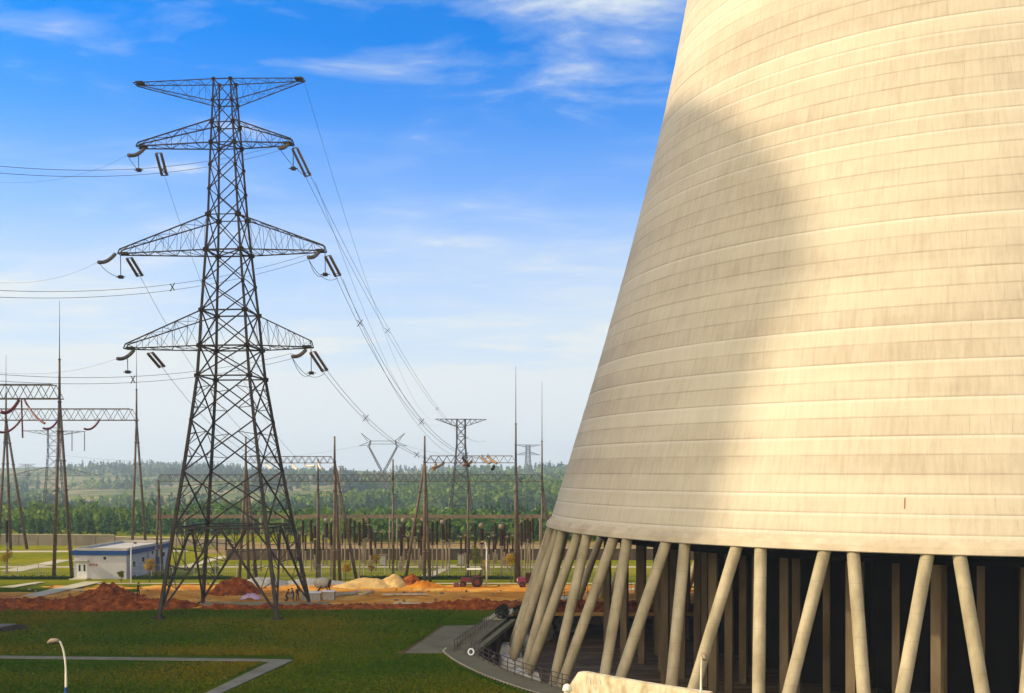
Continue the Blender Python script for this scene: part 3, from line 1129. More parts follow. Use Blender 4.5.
# diaphragms
for z0 in (9.3, 28.5, 38.8, 50.4):
    mb.bar(corner(0, z0), corner(2, z0), .1)
    mb.bar(corner(1, z0), corner(3, z0), .1)
mb.build('body_bracing', M['pylon'], pyl)
mb = MB()
for i in range(4):
    j = (i + 1) % 4
    t0, t1 = corner(i, 9.3), corner(j, 9.3)
    mid = (t0 + t1) / 2
    f0, f1 = corner(i, .6), corner(j, .6)
    for f, t in ((f0, t0), (f1, t1)):
        mb.bar(mid, f, .2)
        for s_ in (.28, .5, .72):
            d1 = mid.lerp(f, s_)
            mb.bar(d1, t.lerp(f, s_ * .86), .08)
            mb.bar(d1, t.lerp(f, max(0, s_ * .86 - .24)), .07)
        mb.bar(mid.lerp(f, .28), mid.lerp(t, .6), .08)
        mb.bar(mid.lerp(f, .28), mid.lerp(t, .3), .07)
    # second belt
    mb.bar(t0 - Vector((0, 0, .5)), t1 - Vector((0, 0, .5)), .08)
mb.build('lower_bracing', M['pylon'], pyl)


def arm(sgn, L, zb, zt, z_tip_b, z_tip_t, n=6, w=.16):
    """one crossarm: bottom chords from height zb, top chords from zt"""
    mb = MB()
    tipb = [Vector((sgn * L, -.45, z_tip_b)), Vector((sgn * L, .45, z_tip_b))]
    tipt = [Vector((sgn * (L - .15), -.3, z_tip_t)), Vector((sgn * (L - .15), .3, z_tip_t))]
    rb = [Vector((sgn * side(zb) / 2, q * side(zb) / 2, zb)) for q in (-1, 1)]
    rt = [Vector((sgn * side(zt) / 2, q * side(zt) / 2, zt)) for q in (-1, 1)]
    for q in (0, 1):
        mb.bar(rb[q], tipb[q], w)
        mb.bar(rt[q], tipt[q], w)
        mb.bar(tipb[q], tipt[q], w * .8)
        for k in range(n):
            t0, t1 = k / n, (k + 1) / n
            B0, B1 = rb[q].lerp(tipb[q], t0), rb[q].lerp(tipb[q], t1)
            T0, T1 = rt[q].lerp(tipt[q], t0), rt[q].lerp(tipt[q], t1)
            tm = (t0 + t1) / 2
            mb.bar(T0 if k % 2 == 0 else B0, B1 if k % 2 == 0 else T1, w * .3)
            if k:
                mb.bar(B0, T0, w * .3)
    for k in range(n + 1):
        t0 = k / n
        B = [rb[q].lerp(tipb[q], t0) for q in (0, 1)]
        T = [rt[q].lerp(tipt[q], t0) for q in (0, 1)]
        mb.bar(B[0], B[1], w * .5)
        mb.bar(T[0], T[1], w * .45)
        if k < n:
            B2 = [rb[q].lerp(tipb[q], t0 + 1 / n) for q in (0, 1)]
            mb.bar(B[k % 2], B2[1 - k % 2], w * .45)
            T2 = [rt[q].lerp(tipt[q], t0 + 1 / n) for q in (0, 1)]
            mb.bar(T[k % 2], T2[1 - k % 2], w * .4)
    # end bracket
    mb.box((sgn * (L - .6), 0, z_tip_b + .1), (.8, .7, .22))
    return mb.build('crossarm', M['pylon'], pyl)


arm(-1, 10.0, 57.3, 54.9, 57.3, 57.15, 6, .08)
arm(1, 8.75, 57.3, 54.9, 57.3, 57.15, 6, .08)
arm(-1, 9.85, 50.4, 52.9, 50.4, 50.85, 5, .115)
arm(1, 7.35, 50.4, 52.9, 50.4, 50.9, 5, .115)
arm(-1, 12.2, 38.8, 42.6, 38.8, 39.3, 7, .115)
arm(1, 10.6, 38.8, 42.6, 38.8, 39.4, 7, .115)
arm(-1, 11.8, 28.5, 32.3, 28.5, 29.0, 6, .115)
arm(1, 8.9, 28.5, 32.3, 28.5, 29.2, 6, .115)
# the whole mast is built very slightly out of plumb while its arms stay level
for c_ in pyl.children:
    for v_ in c_.data.vertices:
        v_.co.x -= .0253 * v_.co.z
bpy.context.view_layer.update()
PW = Matrix.Translation(pyl.location) @ pyl.rotation_euler.to_matrix().to_4x4()
PI_ = PW.inverted()


def string_mb(a, b, r=.15, pitch=.17, sag=0.0):
    a, b = Vector(a), Vector(b)
    L = (b - a).length
    n = max(4, int(L / pitch))
    pts, rs = [], []
    for k in range(n * 2 + 1):
        t = k / (n * 2)
        p = a.lerp(b, t)
        p.z -= sag * 4 * t * (1 - t)
        pts.append(p)
        rs.append(r if k % 2 else r * .45)
    mb = MB()
    mb.tube(pts, rs, 8)
    return mb


def pstring(a_px, b_px, Ya, Yb, double=False, mat='glassins', sag=0.0, parent=None, r=.17):
    """insulator string given its two ends (survey photo spot + depth), as a part of the pylon"""
    a, b = PI_ @ PY(a_px[0], a_px[1], Ya), PI_ @ PY(b_px[0], b_px[1], Yb)
    if double:
        d = (b - a).normalized()
        u = Vector((1, 0, .2)).cross(d).normalized().cross(d).normalized() * .26
        for s in (-1, 1):
            string_mb(a + u * s, b + u * s, r).build('insulator_string', M[mat], pyl, True)
        mb = MB()
        mb.bar(a + u * 1.2, a - u * 1.2, .07)
        mb.build('yoke_plate', M['pylon'], pyl)
        mb = MB()
        mb.bar(b + u * 1.6, b - u * 1.6, .06)
        ring = []
        for k in range(13):
            t = 2 * math.pi * k / 12
            ring.append(b + u * 1.6 * math.cos(t) + Vector((0, 1, 0)) * .5 * math.sin(t) - d * .25)
        mb.tube(ring, .035, 5, cap=False)
        mb.build('yoke_plate', M['pylon'], pyl)
    else:
        string_mb(a, b, r * 1.25, sag=sag).build('insulator_string', M[mat], pyl, True)
    return PW @ b


def psupport(px, y0, y1, Y, weight=True):
    a, b = PI_ @ PY(px, y0, Y), PI_ @ PY(px + .3, y1, Y)
    mb = MB()
    mb.tube([a, b], .045, 5)
    if weight:
        mb.box(b, (.45, .45, .32)).bar(b + Vector((-.5, 0, 0)), b + Vector((.5, 0, 0)), .08).bar(b + Vector((0, -.5, 0)), b + Vector((0, .5, 0)), .08)
    mb.build('jumper_support', M['pylon'], pyl)


Yl, Yr = 114.2, 112.9
# left side strings
L1 = pstring((145, 147.5), (128, 155), Yl, Yl - 2.5, False, sag=.35)
L2 = pstring((115.5, 253.5), (98, 262), Yl, Yl - 2.5, False, sag=.35)
L3 = pstring((134, 350), (117, 358.5), Yl, Yl - 2.5, False, sag=.35)
D1 = pstring((158.5, 153), (164.5, 175.5), Yl, Yl + 3, True, 'tanins')
D2 = pstring((129, 258), (140, 276), Yl, Yl + 3, True, 'tanins')
D3 = pstring((150, 353), (162, 367), Yl, Yl + 3, True, 'tanins')
psupport(138.5, 155, 170, Yl)
psupport(120.5, 255, 277, Yl)
psupport(127.5, 357, 372, Yl)
# right side strings
R1 = pstring((289, 143), (279, 148), Yr, Yr - 2.0, False, sag=.2)
R2 = pstring((320, 250.5), (308, 257), Yr, Yr - 2.5, False, sag=.3)
R3 = pstring((306, 349.5), (292, 356), Yr, Yr - 2.5, False, sag=.3)
E1 = pstring((294.5, 148), (308, 176), Yr, Yr + 3, True, 'tanins')
E2 = pstring((327.5, 256), (338, 276), Yr, Yr + 3, True, 'tanins')
E3 = pstring((312.5, 352), (325, 371), Yr, Yr + 3, True, 'tanins')
psupport(293, 145, 168.5, Yr)
psupport(325, 253, 274.5, Yr)
psupport(311, 349, 373, Yr)
# jumper loops at the right tips
mb = MB()
for (x0, y0), (x1, y1), dip in (((280, 149), (308, 177), 6), ((308, 258), (338, 278), 16), ((308, 257), (324, 275), 14), ((292, 357), (325, 373), 18), ((292, 357), (311, 374), 15), ((128, 156), (138.5, 170), 2), ((98, 262), (121, 277), 6)):
    pts = []
    for k in range(13):
        t = k / 12
        q = PY(x0 + (x1 - x0) * t, y0 + (y1 - y0) * t + dip * 4 * t * (1 - t) * .6, Yr - 2 + 4 * t)
        pts.append(PI_ @ q)
    mb.tube(pts, .03, 4)
mb.build('jumper_wire', M['wire'], pyl)


def cable(a, b, sag, label, r=.027, n=24, bundle=0.0, group=None, spacers=(), name='conductor_wire', mat='wire', vert=False):
    a, b = Vector(a), Vector(b)
    d = (b - a)
    u = Vector((-d.y, d.x, 0)).normalized() * bundle / 2
    if vert:
        u = Vector((0, 0, bundle / 2))
    root = empty(name, a, label, 'power line', group)

    def path(off):
        return [a.lerp(b, k / n) + Vector((0, 0, -sag * 4 * (k / n) * (1 - k / n))) + off - a for k in range(n + 1)]
    for s in ((-1, 1) if bundle else (0,)):
        MB().tube(path(u * s), r, 4, cap=False).build('strand' if bundle else 'wire', M[mat], root)
    for t in spacers:
        c = a.lerp(b, t) + Vector((0, 0, -sag * 4 * t * (1 - t))) - a
        mb = MB()
        h = bundle * .62
        du = u.normalized()
        up = Vector((0, 0, 1)) if abs(du.z) < .5 else Vector((d.y, -d.x, 0)).normalized()
        mb.bar(c - du * h - up * h, c + du * h + up * h, .06)
        mb.bar(c - du * h + up * h, c + du * h - up * h, .06)
        mb.build('spacer', M['pylon'], root)
    return root


# wires leaving to the left, towards the plant
cable(R1, PY(-60, 163, 80), 1.6, 'twin wires leaving left from the upper right crossarm of the big pylon', bundle=.55, spacers=(.42, .93), vert=True)
cable(R2, PY(-60, 290, 82), 1.7, 'twin wires leaving left from the middle right crossarm of the big pylon', bundle=.55, spacers=(.44,), vert=True)
cable(R3, PY(-60, 372, 84), 1.5, 'twin wires leaving left from the lowest right crossarm of the big pylon', bundle=.55, spacers=(.52,), vert=True)
cable(L2, PY(-60, 273, 80), 1.4, 'single faint wire leaving left from the middle left crossarm', r=.011)
cable(L3, PY(-60, 363, 80), 1.2, 'single faint wire leaving left from the lowest left crossarm', r=.011)
cable(L1, PY(-60, 174, 80), 1.6, 'single faint wire leaving left from the upper left crossarm', r=.011)

# ------------------------------------------------------------------ gantries


def truss(mb, a, b, h, d, w=.09, cant=0.0):
    """square lattice beam from a to b (bottom centre line)"""
    a, b = Vector(a), Vector(b)
    L = (b - a).length
    n = max(3, int(round(L / (h * 1.15))))
    u = (b - a).normalized()
    s = Vector((-u.y, u.x, 0)) * d / 2
    up = Vector((0, 0, h))
    for q in (-1, 1):
        mb.bar(a + s * q, b + s * q, w)
        mb.bar(a + up + s * q + u * h * .5, b + up + s * q - u * h * .5, w)
        for k in range(n):
            p0, p1 = a.lerp(b, k / n) + s * q, a.lerp(b, (k + 1) / n) + s * q
            m = a.lerp(b, (k + .5) / n) + s * q + up
            mb.bar(p0, m, w * .6)
            mb.bar(m, p1, w * .6)
    for k in range(n + 1):
        p = a.lerp(b, k / n)
        mb.bar(p - s, p + s, w * .6)
        if k < n:
            m = a.lerp(b, (k + .5) / n) + up
            mb.bar(m - s, m + s, w * .5)
            p2 = a.lerp(b, (k + 1) / n)
            mb.bar(p - s * (1 if k % 2 else -1), p2 + s * (1 if k % 2 else -1), w * .5)


def column_tube(mb, p0, p1, r0, r1, n=10):
    mb.tube([p0, p1], [r0, r1], n)
    # bolted flanges
    p0, p1 = Vector(p0), Vector(p1)
    L = (p1 - p0).length
    k = 1
    while k * 4.2 < L:
        t = k * 4.2 / L
        c = p0.lerp(p1, t)
        e = (p1 - p0).normalized() * .09
        r = r0 + (r1 - r0) * t
        mb.tube([c - e, c + e], r * 1.45, n)
        k += 1


def gantry(name, label, Y, zb, x_beams, cols, h=1.0, mat='galvdark', w=.1, group=None, rad=.2):
    """x_beams: list of (px0, px1); cols: list of (px, rod top z, [foot px offset in m, foot dy], flag)"""
    root = empty(name, P(cols[0][0], Y, 0), label, 'gantry', group)
    o0 = root.location
    for x0, x1 in x_beams:
        mb = MB()
        truss(mb, P(x0, Y, zb) - o0, P(x1, Y, zb) - o0, h, h * .9, w)
        mb.build('lattice_beam', M[mat], root)
    for px, ztop, feet in cols:
        top = P(px, Y, zb + .15) - o0
        for fx, fy in feet:
            mb = MB()
            column_tube(mb, top + Vector((fx, fy, -zb - .15)), top, rad * 1.15, rad * .8)
            mb.build('column', M[mat], root, True)
        if ztop > zb:
            mb = MB()
            zm = zb + (ztop - zb) * (.4 if ztop - zb > 6 else 1)
            mb.tube([top, P(px, Y, zm) - o0], [rad * .8, rad * .6], 8)
            if zm < ztop - .1:
                mb.tube([P(px, Y, zm) - o0, P(px, Y, zm + .12) - o0], rad * .9, 8)
                mb.tube([P(px, Y, zm) - o0, P(px, Y, ztop) - o0], [rad * .32, rad * .12], 6)
            mb.build('lightning_rod', M[mat], root, True)
    return root


g1 = gantry('substation_gantry', 'tall gantry nearest the left edge with a lattice beam and one lightning rod', 150, 25.6, [(-60, 61)], [(59.5, 39.6, [(-.25, -1.3), (1.2, 1.4)])], h=2.0, w=.13, rad=.23)
g2 = gantry('substation_gantry', 'second tall gantry on the left whose lower beam ends at a thin rod', 205, 25.3, [(-60, 137)], [(136.5, 40.2, [(-.3, -1.6), (1.3, 1.6)]), (6, 38, [(-.8, -1.5), (.9, 0), (3.4, 1.5)])], h=2.2, w=.13, rad=.25)
g3 = gantry('substation_gantry', 'long low gantry running behind the big pylon across the switchyard', 150, 13.8, [(158, 246), (246, 318), (319, 393), (393, 468), (468, 543)],
            [(158.5, 13.9, [(-.2, -.4), (.45, .4)]), (318, 17.0, [(-.12, -.2), (.2, .4)]), (393, 17.0, [(0, 0)]), (468, 13.9, [(0, 0)]), (542, 28.0, [(0, 0), (1.7, 1.5)])], h=.95, w=.085, rad=.17)
g4 = gantry('substation_gantry', 'shorter gantry standing higher behind the right side of the big pylon', 146, 16.4, [(247, 334.5)], [(245.8, 20.1, [(-.7, -.8), (.35, .2), (1.2, 1.2)]), (334.6, 20.1, [(0, -.4), (2.9, 1.0), (.65, .6)])], h=.9, w=.085, rad=.2)
g5 = gantry('substation_gantry', 'gantry carrying yellow brown insulators in front of the small dark pylon', 144, 16.4, [(426.5, 516)], [(424.7, 20.1, [(0, -.4), (.7, .4), (-2.8, 1.0)]), (515.8, 29.6, [(0, -.4), (.5, .4)])], h=.95, w=.085, rad=.2)

# rigid bus beam across the yard
bus = empty('bus_beam', P(157, 151.5, 0), 'long pale tubular bus beam running level across the whole switchyard', 'bus beam')
o0 = bus.location
mb = MB()
mb.box((P(352, 151.5, 8.72) - o0), (398 / F * 151.5, .28, .5))
mb.build('beam', M['galv'], bus)
for k, px in enumerate(range(165, 548, 22)):
    p = P(px + random.uniform(-3, 3), 151.5, 9.05) - o0
    MB().lathe([(.07, 0), (.11, .1), (.06, .2), (.11, .3), (.05, .36)], p - Vector((0, 0, .08)), 8).build('insulator', M['porcelain'], bus)

# red strings on the left gantries, drawn as thick curved insulator strings


def hang(name, a, b, sag, mat, r, label, parent=None, cat='insulator string', group=None):
    root = empty(name, Vector(a), label, cat, group)
    mb = string_mb((0, 0, 0), Vector(b) - Vector(a), r, .26, sag)
    mb.build('disc_string', M[mat], root, True)
    mb = MB()
    mb.tube([(0, 0, 0), (0, 0, .3)], .06, 6)
    mb.build('hook', M['pylon'], root)
    return root


zz1, zz2 = 25.6, 25.3
hang('insulator_string', PY(19, 400, 150), PY(1, 412, 146), .7, 'redstring', .26, 'thick dark red insulator string slanting left under the nearer left gantry')
hang('insulator_string', PY(24.5, 400, 150), PY(45, 423.5, 146), .5, 'redstring', .17, 'thin dark red insulator string slanting right under the nearer left gantry')
hang('insulator_string', PY(21.5, 400, 150), PY(22.7, 438, 150), 0, 'redstring', .16, 'dark red insulator string hanging straight down from the nearer left gantry')
hang('insulator_string', PY(21, 419.5, 205), PY(-2, 431.5, 200), 1.0, 'redstring', .25, 'dark red curved insulator string under the second gantry at the picture edge')
hang('insulator_string', PY(57.5, 421, 205), PY(43, 428, 200), .7, 'redstring', .22, 'dark red insulator string beside the nearer mast on the second gantry')
hang('insulator_string', PY(99.5, 420, 205), PY(84, 428.5, 200), .8, 'redstring', .22, 'dark red curved insulator string on the right span of the second gantry')
# pale strings on the middle gantries
names = ['first', 'second', 'third', 'fourth']
for k, (p, q) in enumerate((((266, 463), (272, 468.5)), ((292, 463), (297, 469.5)), ((305, 465), (315, 465.5)), ((318, 462), (321, 469)))):
    hang('insulator_string', PY(p[0], p[1], 146), PY(q[0], q[1], 144), .12, 'cream', .17, f'{names[k]} pale insulator string from the left on the gantry behind the big pylon', group='pale strings on the shorter gantry')
for k, (p, q, m_) in enumerate((((444, 463), (432, 468), 'tanins'), ((436, 464), (433.5, 470), 'tanins'), ((463, 458), (469, 466), 'porcelain'), ((482, 457), (490, 463), 'tanins'), ((488, 456), (497, 463), 'tanins'), ((494, 466), (492, 469), 'porcelain'), ((472, 461), (463, 465), 'tanins'))):
    hang('insulator_string', PY(p[0], p[1], 144), PY(q[0], q[1], 141), .15, m_, .2, f'{ORD[k]} thick insulator string from the left on the gantry before the small pylon', group='strings on the right gantry')
# droppers below the long low gantry
for k, px in enumerate((331, 352, 374, 408, 430, 454, 486, 505, 527)):
    a = P(px, 150, 13.8)
    cable(a, P(px + random.uniform(-1, 1), 150.5, 8.9), 0, f'{ORD[k]} thin dropper wire from the left below the long low gantry', r=.028, n=2, name='dropper_wire', group='dropper wires under the long gantry')

# wires from the right crossarms down to the right gantry and the small pylon
cable(E1, PY(486, 441, 375), 9.0, 'twin wires from the upper right crossarm falling to the small dark pylon', bundle=.6, spacers=(.2, .45, .72), r=.024)
cable(E1 + Vector((.8, 0, -.6)), PY(444, 420, 375), 11.0, 'single wire from the upper right crossarm to the small dark pylon', r=.02)
cable(E2, PY(488, 458, 146), 5.5, 'twin wires from the middle right crossarm to the right gantry', bundle=.6, spacers=(.12, .5, .82), r=.024)
cable(E2 + Vector((.5, .3, -.3)), PY(470, 459, 146), 5.0, 'single wire from the middle right crossarm to the right gantry', r=.018)
cable(E3, PY(441, 461, 146), 2.2, 'twin wires from the lowest right crossarm to the right gantry', bundle=.6, spacers=(.3, .75), r=.024)
cable(D1, PY(300, 460, 146), 5.0, 'faint wire from the upper left crossarm down to the gantry behind', r=.018)
cable(D2, PY(280, 460, 146), 3.0, 'faint wire from the middle left crossarm down to the gantry behind', r=.02)
cable(D3, PY(262, 460, 146), 1.5, 'faint wire from the lowest left crossarm down to the gantry behind', r=.022)
cable(PY(303, 77.5, 112.4), PY(434, 420, 375), 9.0, 'faint earth wire from the top arm to the small dark pylon', r=.02)

# ------------------------------------------------------------------ distant pylons


def far_pylon(Y, px, zt, zb, base, topw, arms, label, w=.3, mat='farsteel', rz=.3, flatarms=True):
    root = empty('lattice_pylon', P(px, Y, zb), label, 'pylon', rz=rz)
    H = zt - zb

    def c(i, t):
        s = (base + (topw - base) * min(1, t / .75) ** .8) / 2 if t < .75 else topw / 2
        q = ((-1, -1), (1, -1), (1, 1), (-1, 1))[i % 4]
        return Vector((q[0] * s, q[1] * s, H * t))
    for i in range(4):
        MB().tube([c(i, t) for t in (0, .25, .5, .75, 1)], w * .7, 4).build('leg', M[mat], root)
    mb = MB()
    n = 9
    ts = [1 - (1 - k / n) ** 1.15 for k in range(n + 1)]
    for k in range(n):
        for i in range(4):
            mb.bar(c(i, ts[k]), c(i + 1, ts[k + 1]), w * .55)
            mb.bar(c(i + 1, ts[k]), c(i, ts[k + 1]), w * .55)
            mb.bar(c(i, ts[k + 1]), c(i + 1, ts[k + 1]), w * .5)
    mb.build('body_bracing', M[mat], root)
    for t, L, up in arms:
        for s in (-1, 1):
            mb = MB()
            z = H * t
            for q in (-1, 1):
                b0 = Vector((s * topw / 2, q * topw / 2, z))
                t0 = Vector((s * topw / 2, q * topw / 2, z + up))
                tip = Vector((s * L, 0, z + (up if up < 0 else 0) * 0))
                mb.bar(b0, tip, w * .6)
                mb.bar(t0, tip, w * .6)
                for k in range(1, 4):
                    mb.bar(b0.lerp(tip, k / 4), t0.lerp(tip, k / 4), w * .35)
                    mb.bar(b0.lerp(tip, k / 4), t0.lerp(tip, (k - 1) / 4), w * .35)
            mb.build('crossarm', M[mat], root)
    return root


far_pylon(375, 461, 34.2, -1.0, 8.5, 3.0, [(1.0, 9.2, -2.6), (.55, 2.6, .8)], 'small dark pylon with a single flat T shaped top above the right gantry', w=.3, mat='pylon', rz=.15)
fp = far_pylon(300, 54, 27.9, -1, 6.5, 3.2, [(.97, 8.5, -1.2), (.53, 12.2, 2.4)], 'pale lattice pylon seen far behind the two left gantries', w=.16)
for px, y0, y1 in ((72, 432, 451), (84.5, 432, 451)):
    cable(PY(px, y0, 300), PY(px, y1, 300), 0, 'short insulator string hanging from the far left pylon arm, ' + ('nearer its body' if px < 80 else 'at its tip'), r=.12, n=2, name='insulator_string', mat='pylon')
far_pylon(1300, 528, 50, 5, 10, 4.5, [(1.0, 18, -3), (.72, 16, 4)], 'tiny hazy pylon far away on the ridge beside the cooling tower', w=.6)
far_pylon(1500, 27, 28, 5, 10, 4, [(1.0, 12, -3), (.8, 12, 3)], 'tiny hazy pylon on the far ridge near the left edge', w=.5)
# cat-head pylon
ch = empty('lattice_pylon', P(383, 760, -10), 'pale cat head pylon with a V shaped waist on the hill behind the yard', 'pylon')
k_ = 760 / F
z_ = lambda y: 15 + (HOR - y) * k_ + 10


def X_(px):
    return (px - 383) * k_


mb = MB()
pts = [((368.5, 452), (364, 441)), ((397.5, 452), (402, 441)), ((370.5, 440), (364, 434)), ((396, 440), (402, 434))]
for yy in (-1.2, 1.2):
    for s in (-1, 1):
        mb.bar((X_(383 + s * 1.5), yy * .6, z_(469)), (X_(383 + s * 13.5), yy, z_(447)), .42)
        mb.bar((X_(383 + s * 3.5), yy * .6, z_(469)), (X_(383 + s * 14.5), yy, z_(447)), .42)
        mb.bar((X_(383 + s * 13.5), yy, z_(447)), (X_(383 + s * 12), yy, z_(441)), .42)
        mb.bar((X_(383 + s * 15.5), yy, z_(447)), (X_(383 + s * 12), yy, z_(441)), .42)
        mb.bar((X_(383 + s * 12), yy, z_(441)), (X_(383 + s * 22), 0, z_(433)), .35)
        mb.bar((X_(383 + s * 15.5), yy, z_(441)), (X_(383 + s * 22), 0, z_(433)), .3)
        mb.bar((X_(383 + s * 12), yy, z_(441)), (X_(383 + s * 24), 0, z_(446)), .35)
        mb.bar((X_(383 + s * 15.5), yy, z_(445)), (X_(383 + s * 24), 0, z_(446)), .3)
        for q in range(6):
            f0, f1 = q / 6, (q + .5) / 6
            mb.bar((X_(383 + s * (1.5 + 12 * f0)), yy, z_(469 - 22 * f0)), (X_(383 + s * (3.5 + 11 * f1)), yy, z_(469 - 22 * f1)), .22)
            mb.bar((X_(383 + s * (3.5 + 11 * f1)), yy, z_(469 - 22 * f1)), (X_(383 + s * (1.5 + 12 * (q + 1) / 6)), yy, z_(469 - 22 * (q + 1) / 6)), .22)
    mb.bar((X_(371), yy, z_(441)), (X_(395), yy, z_(441)), .35)
    mb.bar((X_(370), yy, z_(444)), (X_(396), yy, z_(444)), .35)
mb.build('head', M['farsteel'], ch)
mb = MB()
for sx in (-1, 1):
    for sy in (-1, 1):
        mb.bar((sx * 4.5, sy * 4, 0), (sx * 1.8, sy * .8, z_(469)), .4)
for q in range(5):
    f0, f1 = q / 5, (q + 1) / 5
    for sy in (-1, 1):
        mb.bar((-(4.5 - 2.7 * f0), sy * (4 - 3.2 * f0), z_(469) * f0), ((4.5 - 2.7 * f1), sy * (4 - 3.2 * f1), z_(469) * f1), .25)
        mb.bar(((4.5 - 2.7 * f0), sy * (4 - 3.2 * f0), z_(469) * f0), (-(4.5 - 2.7 * f1), sy * (4 - 3.2 * f1), z_(469) * f1), .25)
mb.build('body', M['farsteel'], ch)
for k, (x0, x1, y0, y1) in enumerate(((12, 360, 492, 446), (12, 404, 496, 447), (90, 54, 430, 430))):
    pass
cable(PY(360, 446, 760), PY(60, 455, 700), 8, 'faint hanging wire left of the cat head pylon', r=.08)
cable(PY(406, 446, 760), PY(528, 452, 1300), 8, 'faint hanging wire right of the cat head pylon', r=.08)

# masts on their own
def mast(px, Y, ztop, label):
    root = empty('lightning_mast', P(px, Y, 0), label, 'mast')
    MB().tube([(0, 0, 0), (0, 0, ztop * .55)], [.25, .17], 10).build('pole', M['galvdark'], root, True)
    MB().tube([(0, 0, ztop * .55), (0, 0, ztop * .8)], [.12, .08], 8).build('middle_section', M['galvdark'], root, True)
    MB().tube([(0, 0, ztop * .8), (0, 0, ztop)], [.05, .02], 6).build('tip', M['galvdark'], root, True)
    mb = MB()
    for t in (.55, .8):
        mb.tube([(0, 0, ztop * t - .12), (0, 0, ztop * t + .12)], .24, 8)
    mb.build('flange', M['galvdark'], root)
    return root


# ------------------------------------------------------------------ substation equipment


def make_ct():
    root = empty('current_transformer', (0, 0, 0), '', 'current transformer', 'current transformers in the switchyard')
    mb = MB()
    mb.box((0, 0, 2.2), (.28, .28, 4.4)).box((0, 0, 4.42), (.7, .7, .25)).box((0, 0, .1), (.6, .6, .2))
    mb.build('support', M['galv'], root)
    prof = []
    for k in range(11):
        prof += [(.24, 4.6 + k * .22), (.34, 4.68 + k * .22)]
    MB().lathe(prof, n=10).build('insulator', M['porcelain'], root)
    MB().lathe([(.2, 7.05), (.4, 7.1), (.42, 7.5), (.25, 7.7)], n=12).build('head', M['galv'], root, True)
    return root


def make_post(hs_, hi, name, cat, grp, r=.11, double=False):
    root = empty(name, (0, 0, 0), '', cat, grp)
    mb = MB()
    mb.tube([(0, 0, 0), (0, 0, hs_)], .12, 8)
    mb.box((0, 0, hs_), (.42, .42, .12)).box((0, 0, .06), (.5, .5, .12))
    mb.build('support', M['galv'], root)
    prof = []
    n = int(hi / .2)
    for k in range(n):
        prof += [(r, hs_ + .05 + k * .2), (r * 1.7, hs_ + .12 + k * .2)]
    MB().lathe(prof, n=9).build('insulator', M['porcelain'], root)
    mb = MB()
    mb.lathe([(.09, 0), (.14, .05), (.14, .22), (.05, .3)], (0, 0, hs_ + n * .2), 8)
    mb.tube([(-.35, 0, hs_ + n * .2 + .2), (.35, 0, hs_ + n * .2 + .2)], .04, 6)
    mb.build('terminal', M['galv'], root)
    return root


def make_breaker():
    root = empty('circuit_breaker', (0, 0, 0), '', 'circuit breaker', 'circuit breakers in the switchyard')
    mb = MB()
    mb.tube([(0, 0, 0), (0, 0, 2.4)], .15, 8).box((0, 0, 1.0), (.75, .5, 1.2))
    mb.build('support', M['galv'], root)
    prof = []
    for k in range(12):
        prof += [(.13, 2.4 + k * .2), (.22, 2.48 + k * .2)]
    MB().lathe(prof, n=10).build('lower_insulator', M['porcelain'], root)
    prof = []
    for k in range(10):
        prof += [(.17, 4.9 + k * .2), (.27, 4.98 + k * .2)]
    MB().lathe(prof, n=10).build('upper_insulator', M['porcelain'], root)
    MB().tube([(0, 0, 6.9), (0, 0, 7.1), (-.8, 0, 7.05)], .06, 6).build('terminal', M['galv'], root)
    return root


ct0 = make_ct()
ps0 = make_post(2.5, 2.6, 'post_insulator', 'post insulator', 'post insulators in the switchyard')
tl0 = make_post(4.6, 3.4, 'busbar_support', 'busbar support', 'tall busbar supports under the beam', r=.13)
bk0 = make_breaker()
used = {}


def place(proto, px, py, what, where):
    k = used.get(id(proto), 0)
    used[id(proto)] = k + 1
    o = proto if k == 0 else copy_tree(proto)
    p = G(px, py)
    o.location = p
    o['label'] = f'{what}, {where}'
    return o


tall = [(303, 574), (311, 572), (331, 578), (345, 568.5), (350.3, 568.5), (354.5, 574), (359.6, 578), (363.5, 568.5), (369.5, 568.5), (432.5, 577), (437, 576), (442.3, 566), (446.5, 573), (449.5, 569), (521.5, 578), (525, 573), (527.6, 569), (530, 575), (533, 569)]
for k, (px, py) in enumerate(sorted(tall)):
    grp = 'left of the sand heaps' if px < 400 else ('between the two right masts' if px < 500 else 'close to the tower columns')
    n_in = [t for t in sorted(tall) if (t[0] < 400) == (px < 400) and (t[0] > 500) == (px > 500)].index((px, py))
    place(tl0, px, py, 'slim tall busbar support', f'{ORD[n_in]} from the left {grp}')
cts = [(326.5, 566), (403.7, 566), (414.7, 564), (481.6, 576), (501.5, 578), (442.8, 569), (365.5, 566), (423, 564)]
for k, (px, py) in enumerate(sorted(cts)):
    place(ct0, px, py, 'stout dark current transformer with round head', f'{ORD[k]} from the left')
sh = [(278, 565), (287, 566), (305.5, 567), (318.6, 567), (323.2, 566), (333.3, 567), (375.5, 563), (381.5, 563), (389, 563), (393.2, 570), (402, 569), (408.2, 570), (411.5, 563), (418.7, 563), (461, 571), (465.6, 569), (469, 571), (489, 571), (493.5, 569), (507.4, 571), (512.7, 569), (217, 566), (226, 566), (300, 566)]
for k, (px, py) in enumerate(sorted(sh)):
    wh = 'behind the big pylon' if px < 310 else ('behind the sand heaps' if px < 425 else 'between the two right masts')
    n_in = [t for t in sorted(sh) if (t[0] < 310) == (px < 310) and (t[0] > 425) == (px > 425)].index((px, py))
    place(ps0, px, py, 'short dark post insulator', f'{ORD[n_in]} from the left of those {wh}')
bks = [(315, 570), (401, 572), (475, 566), (495.5, 564), (504.5, 567), (421, 571), (370.8, 571)]
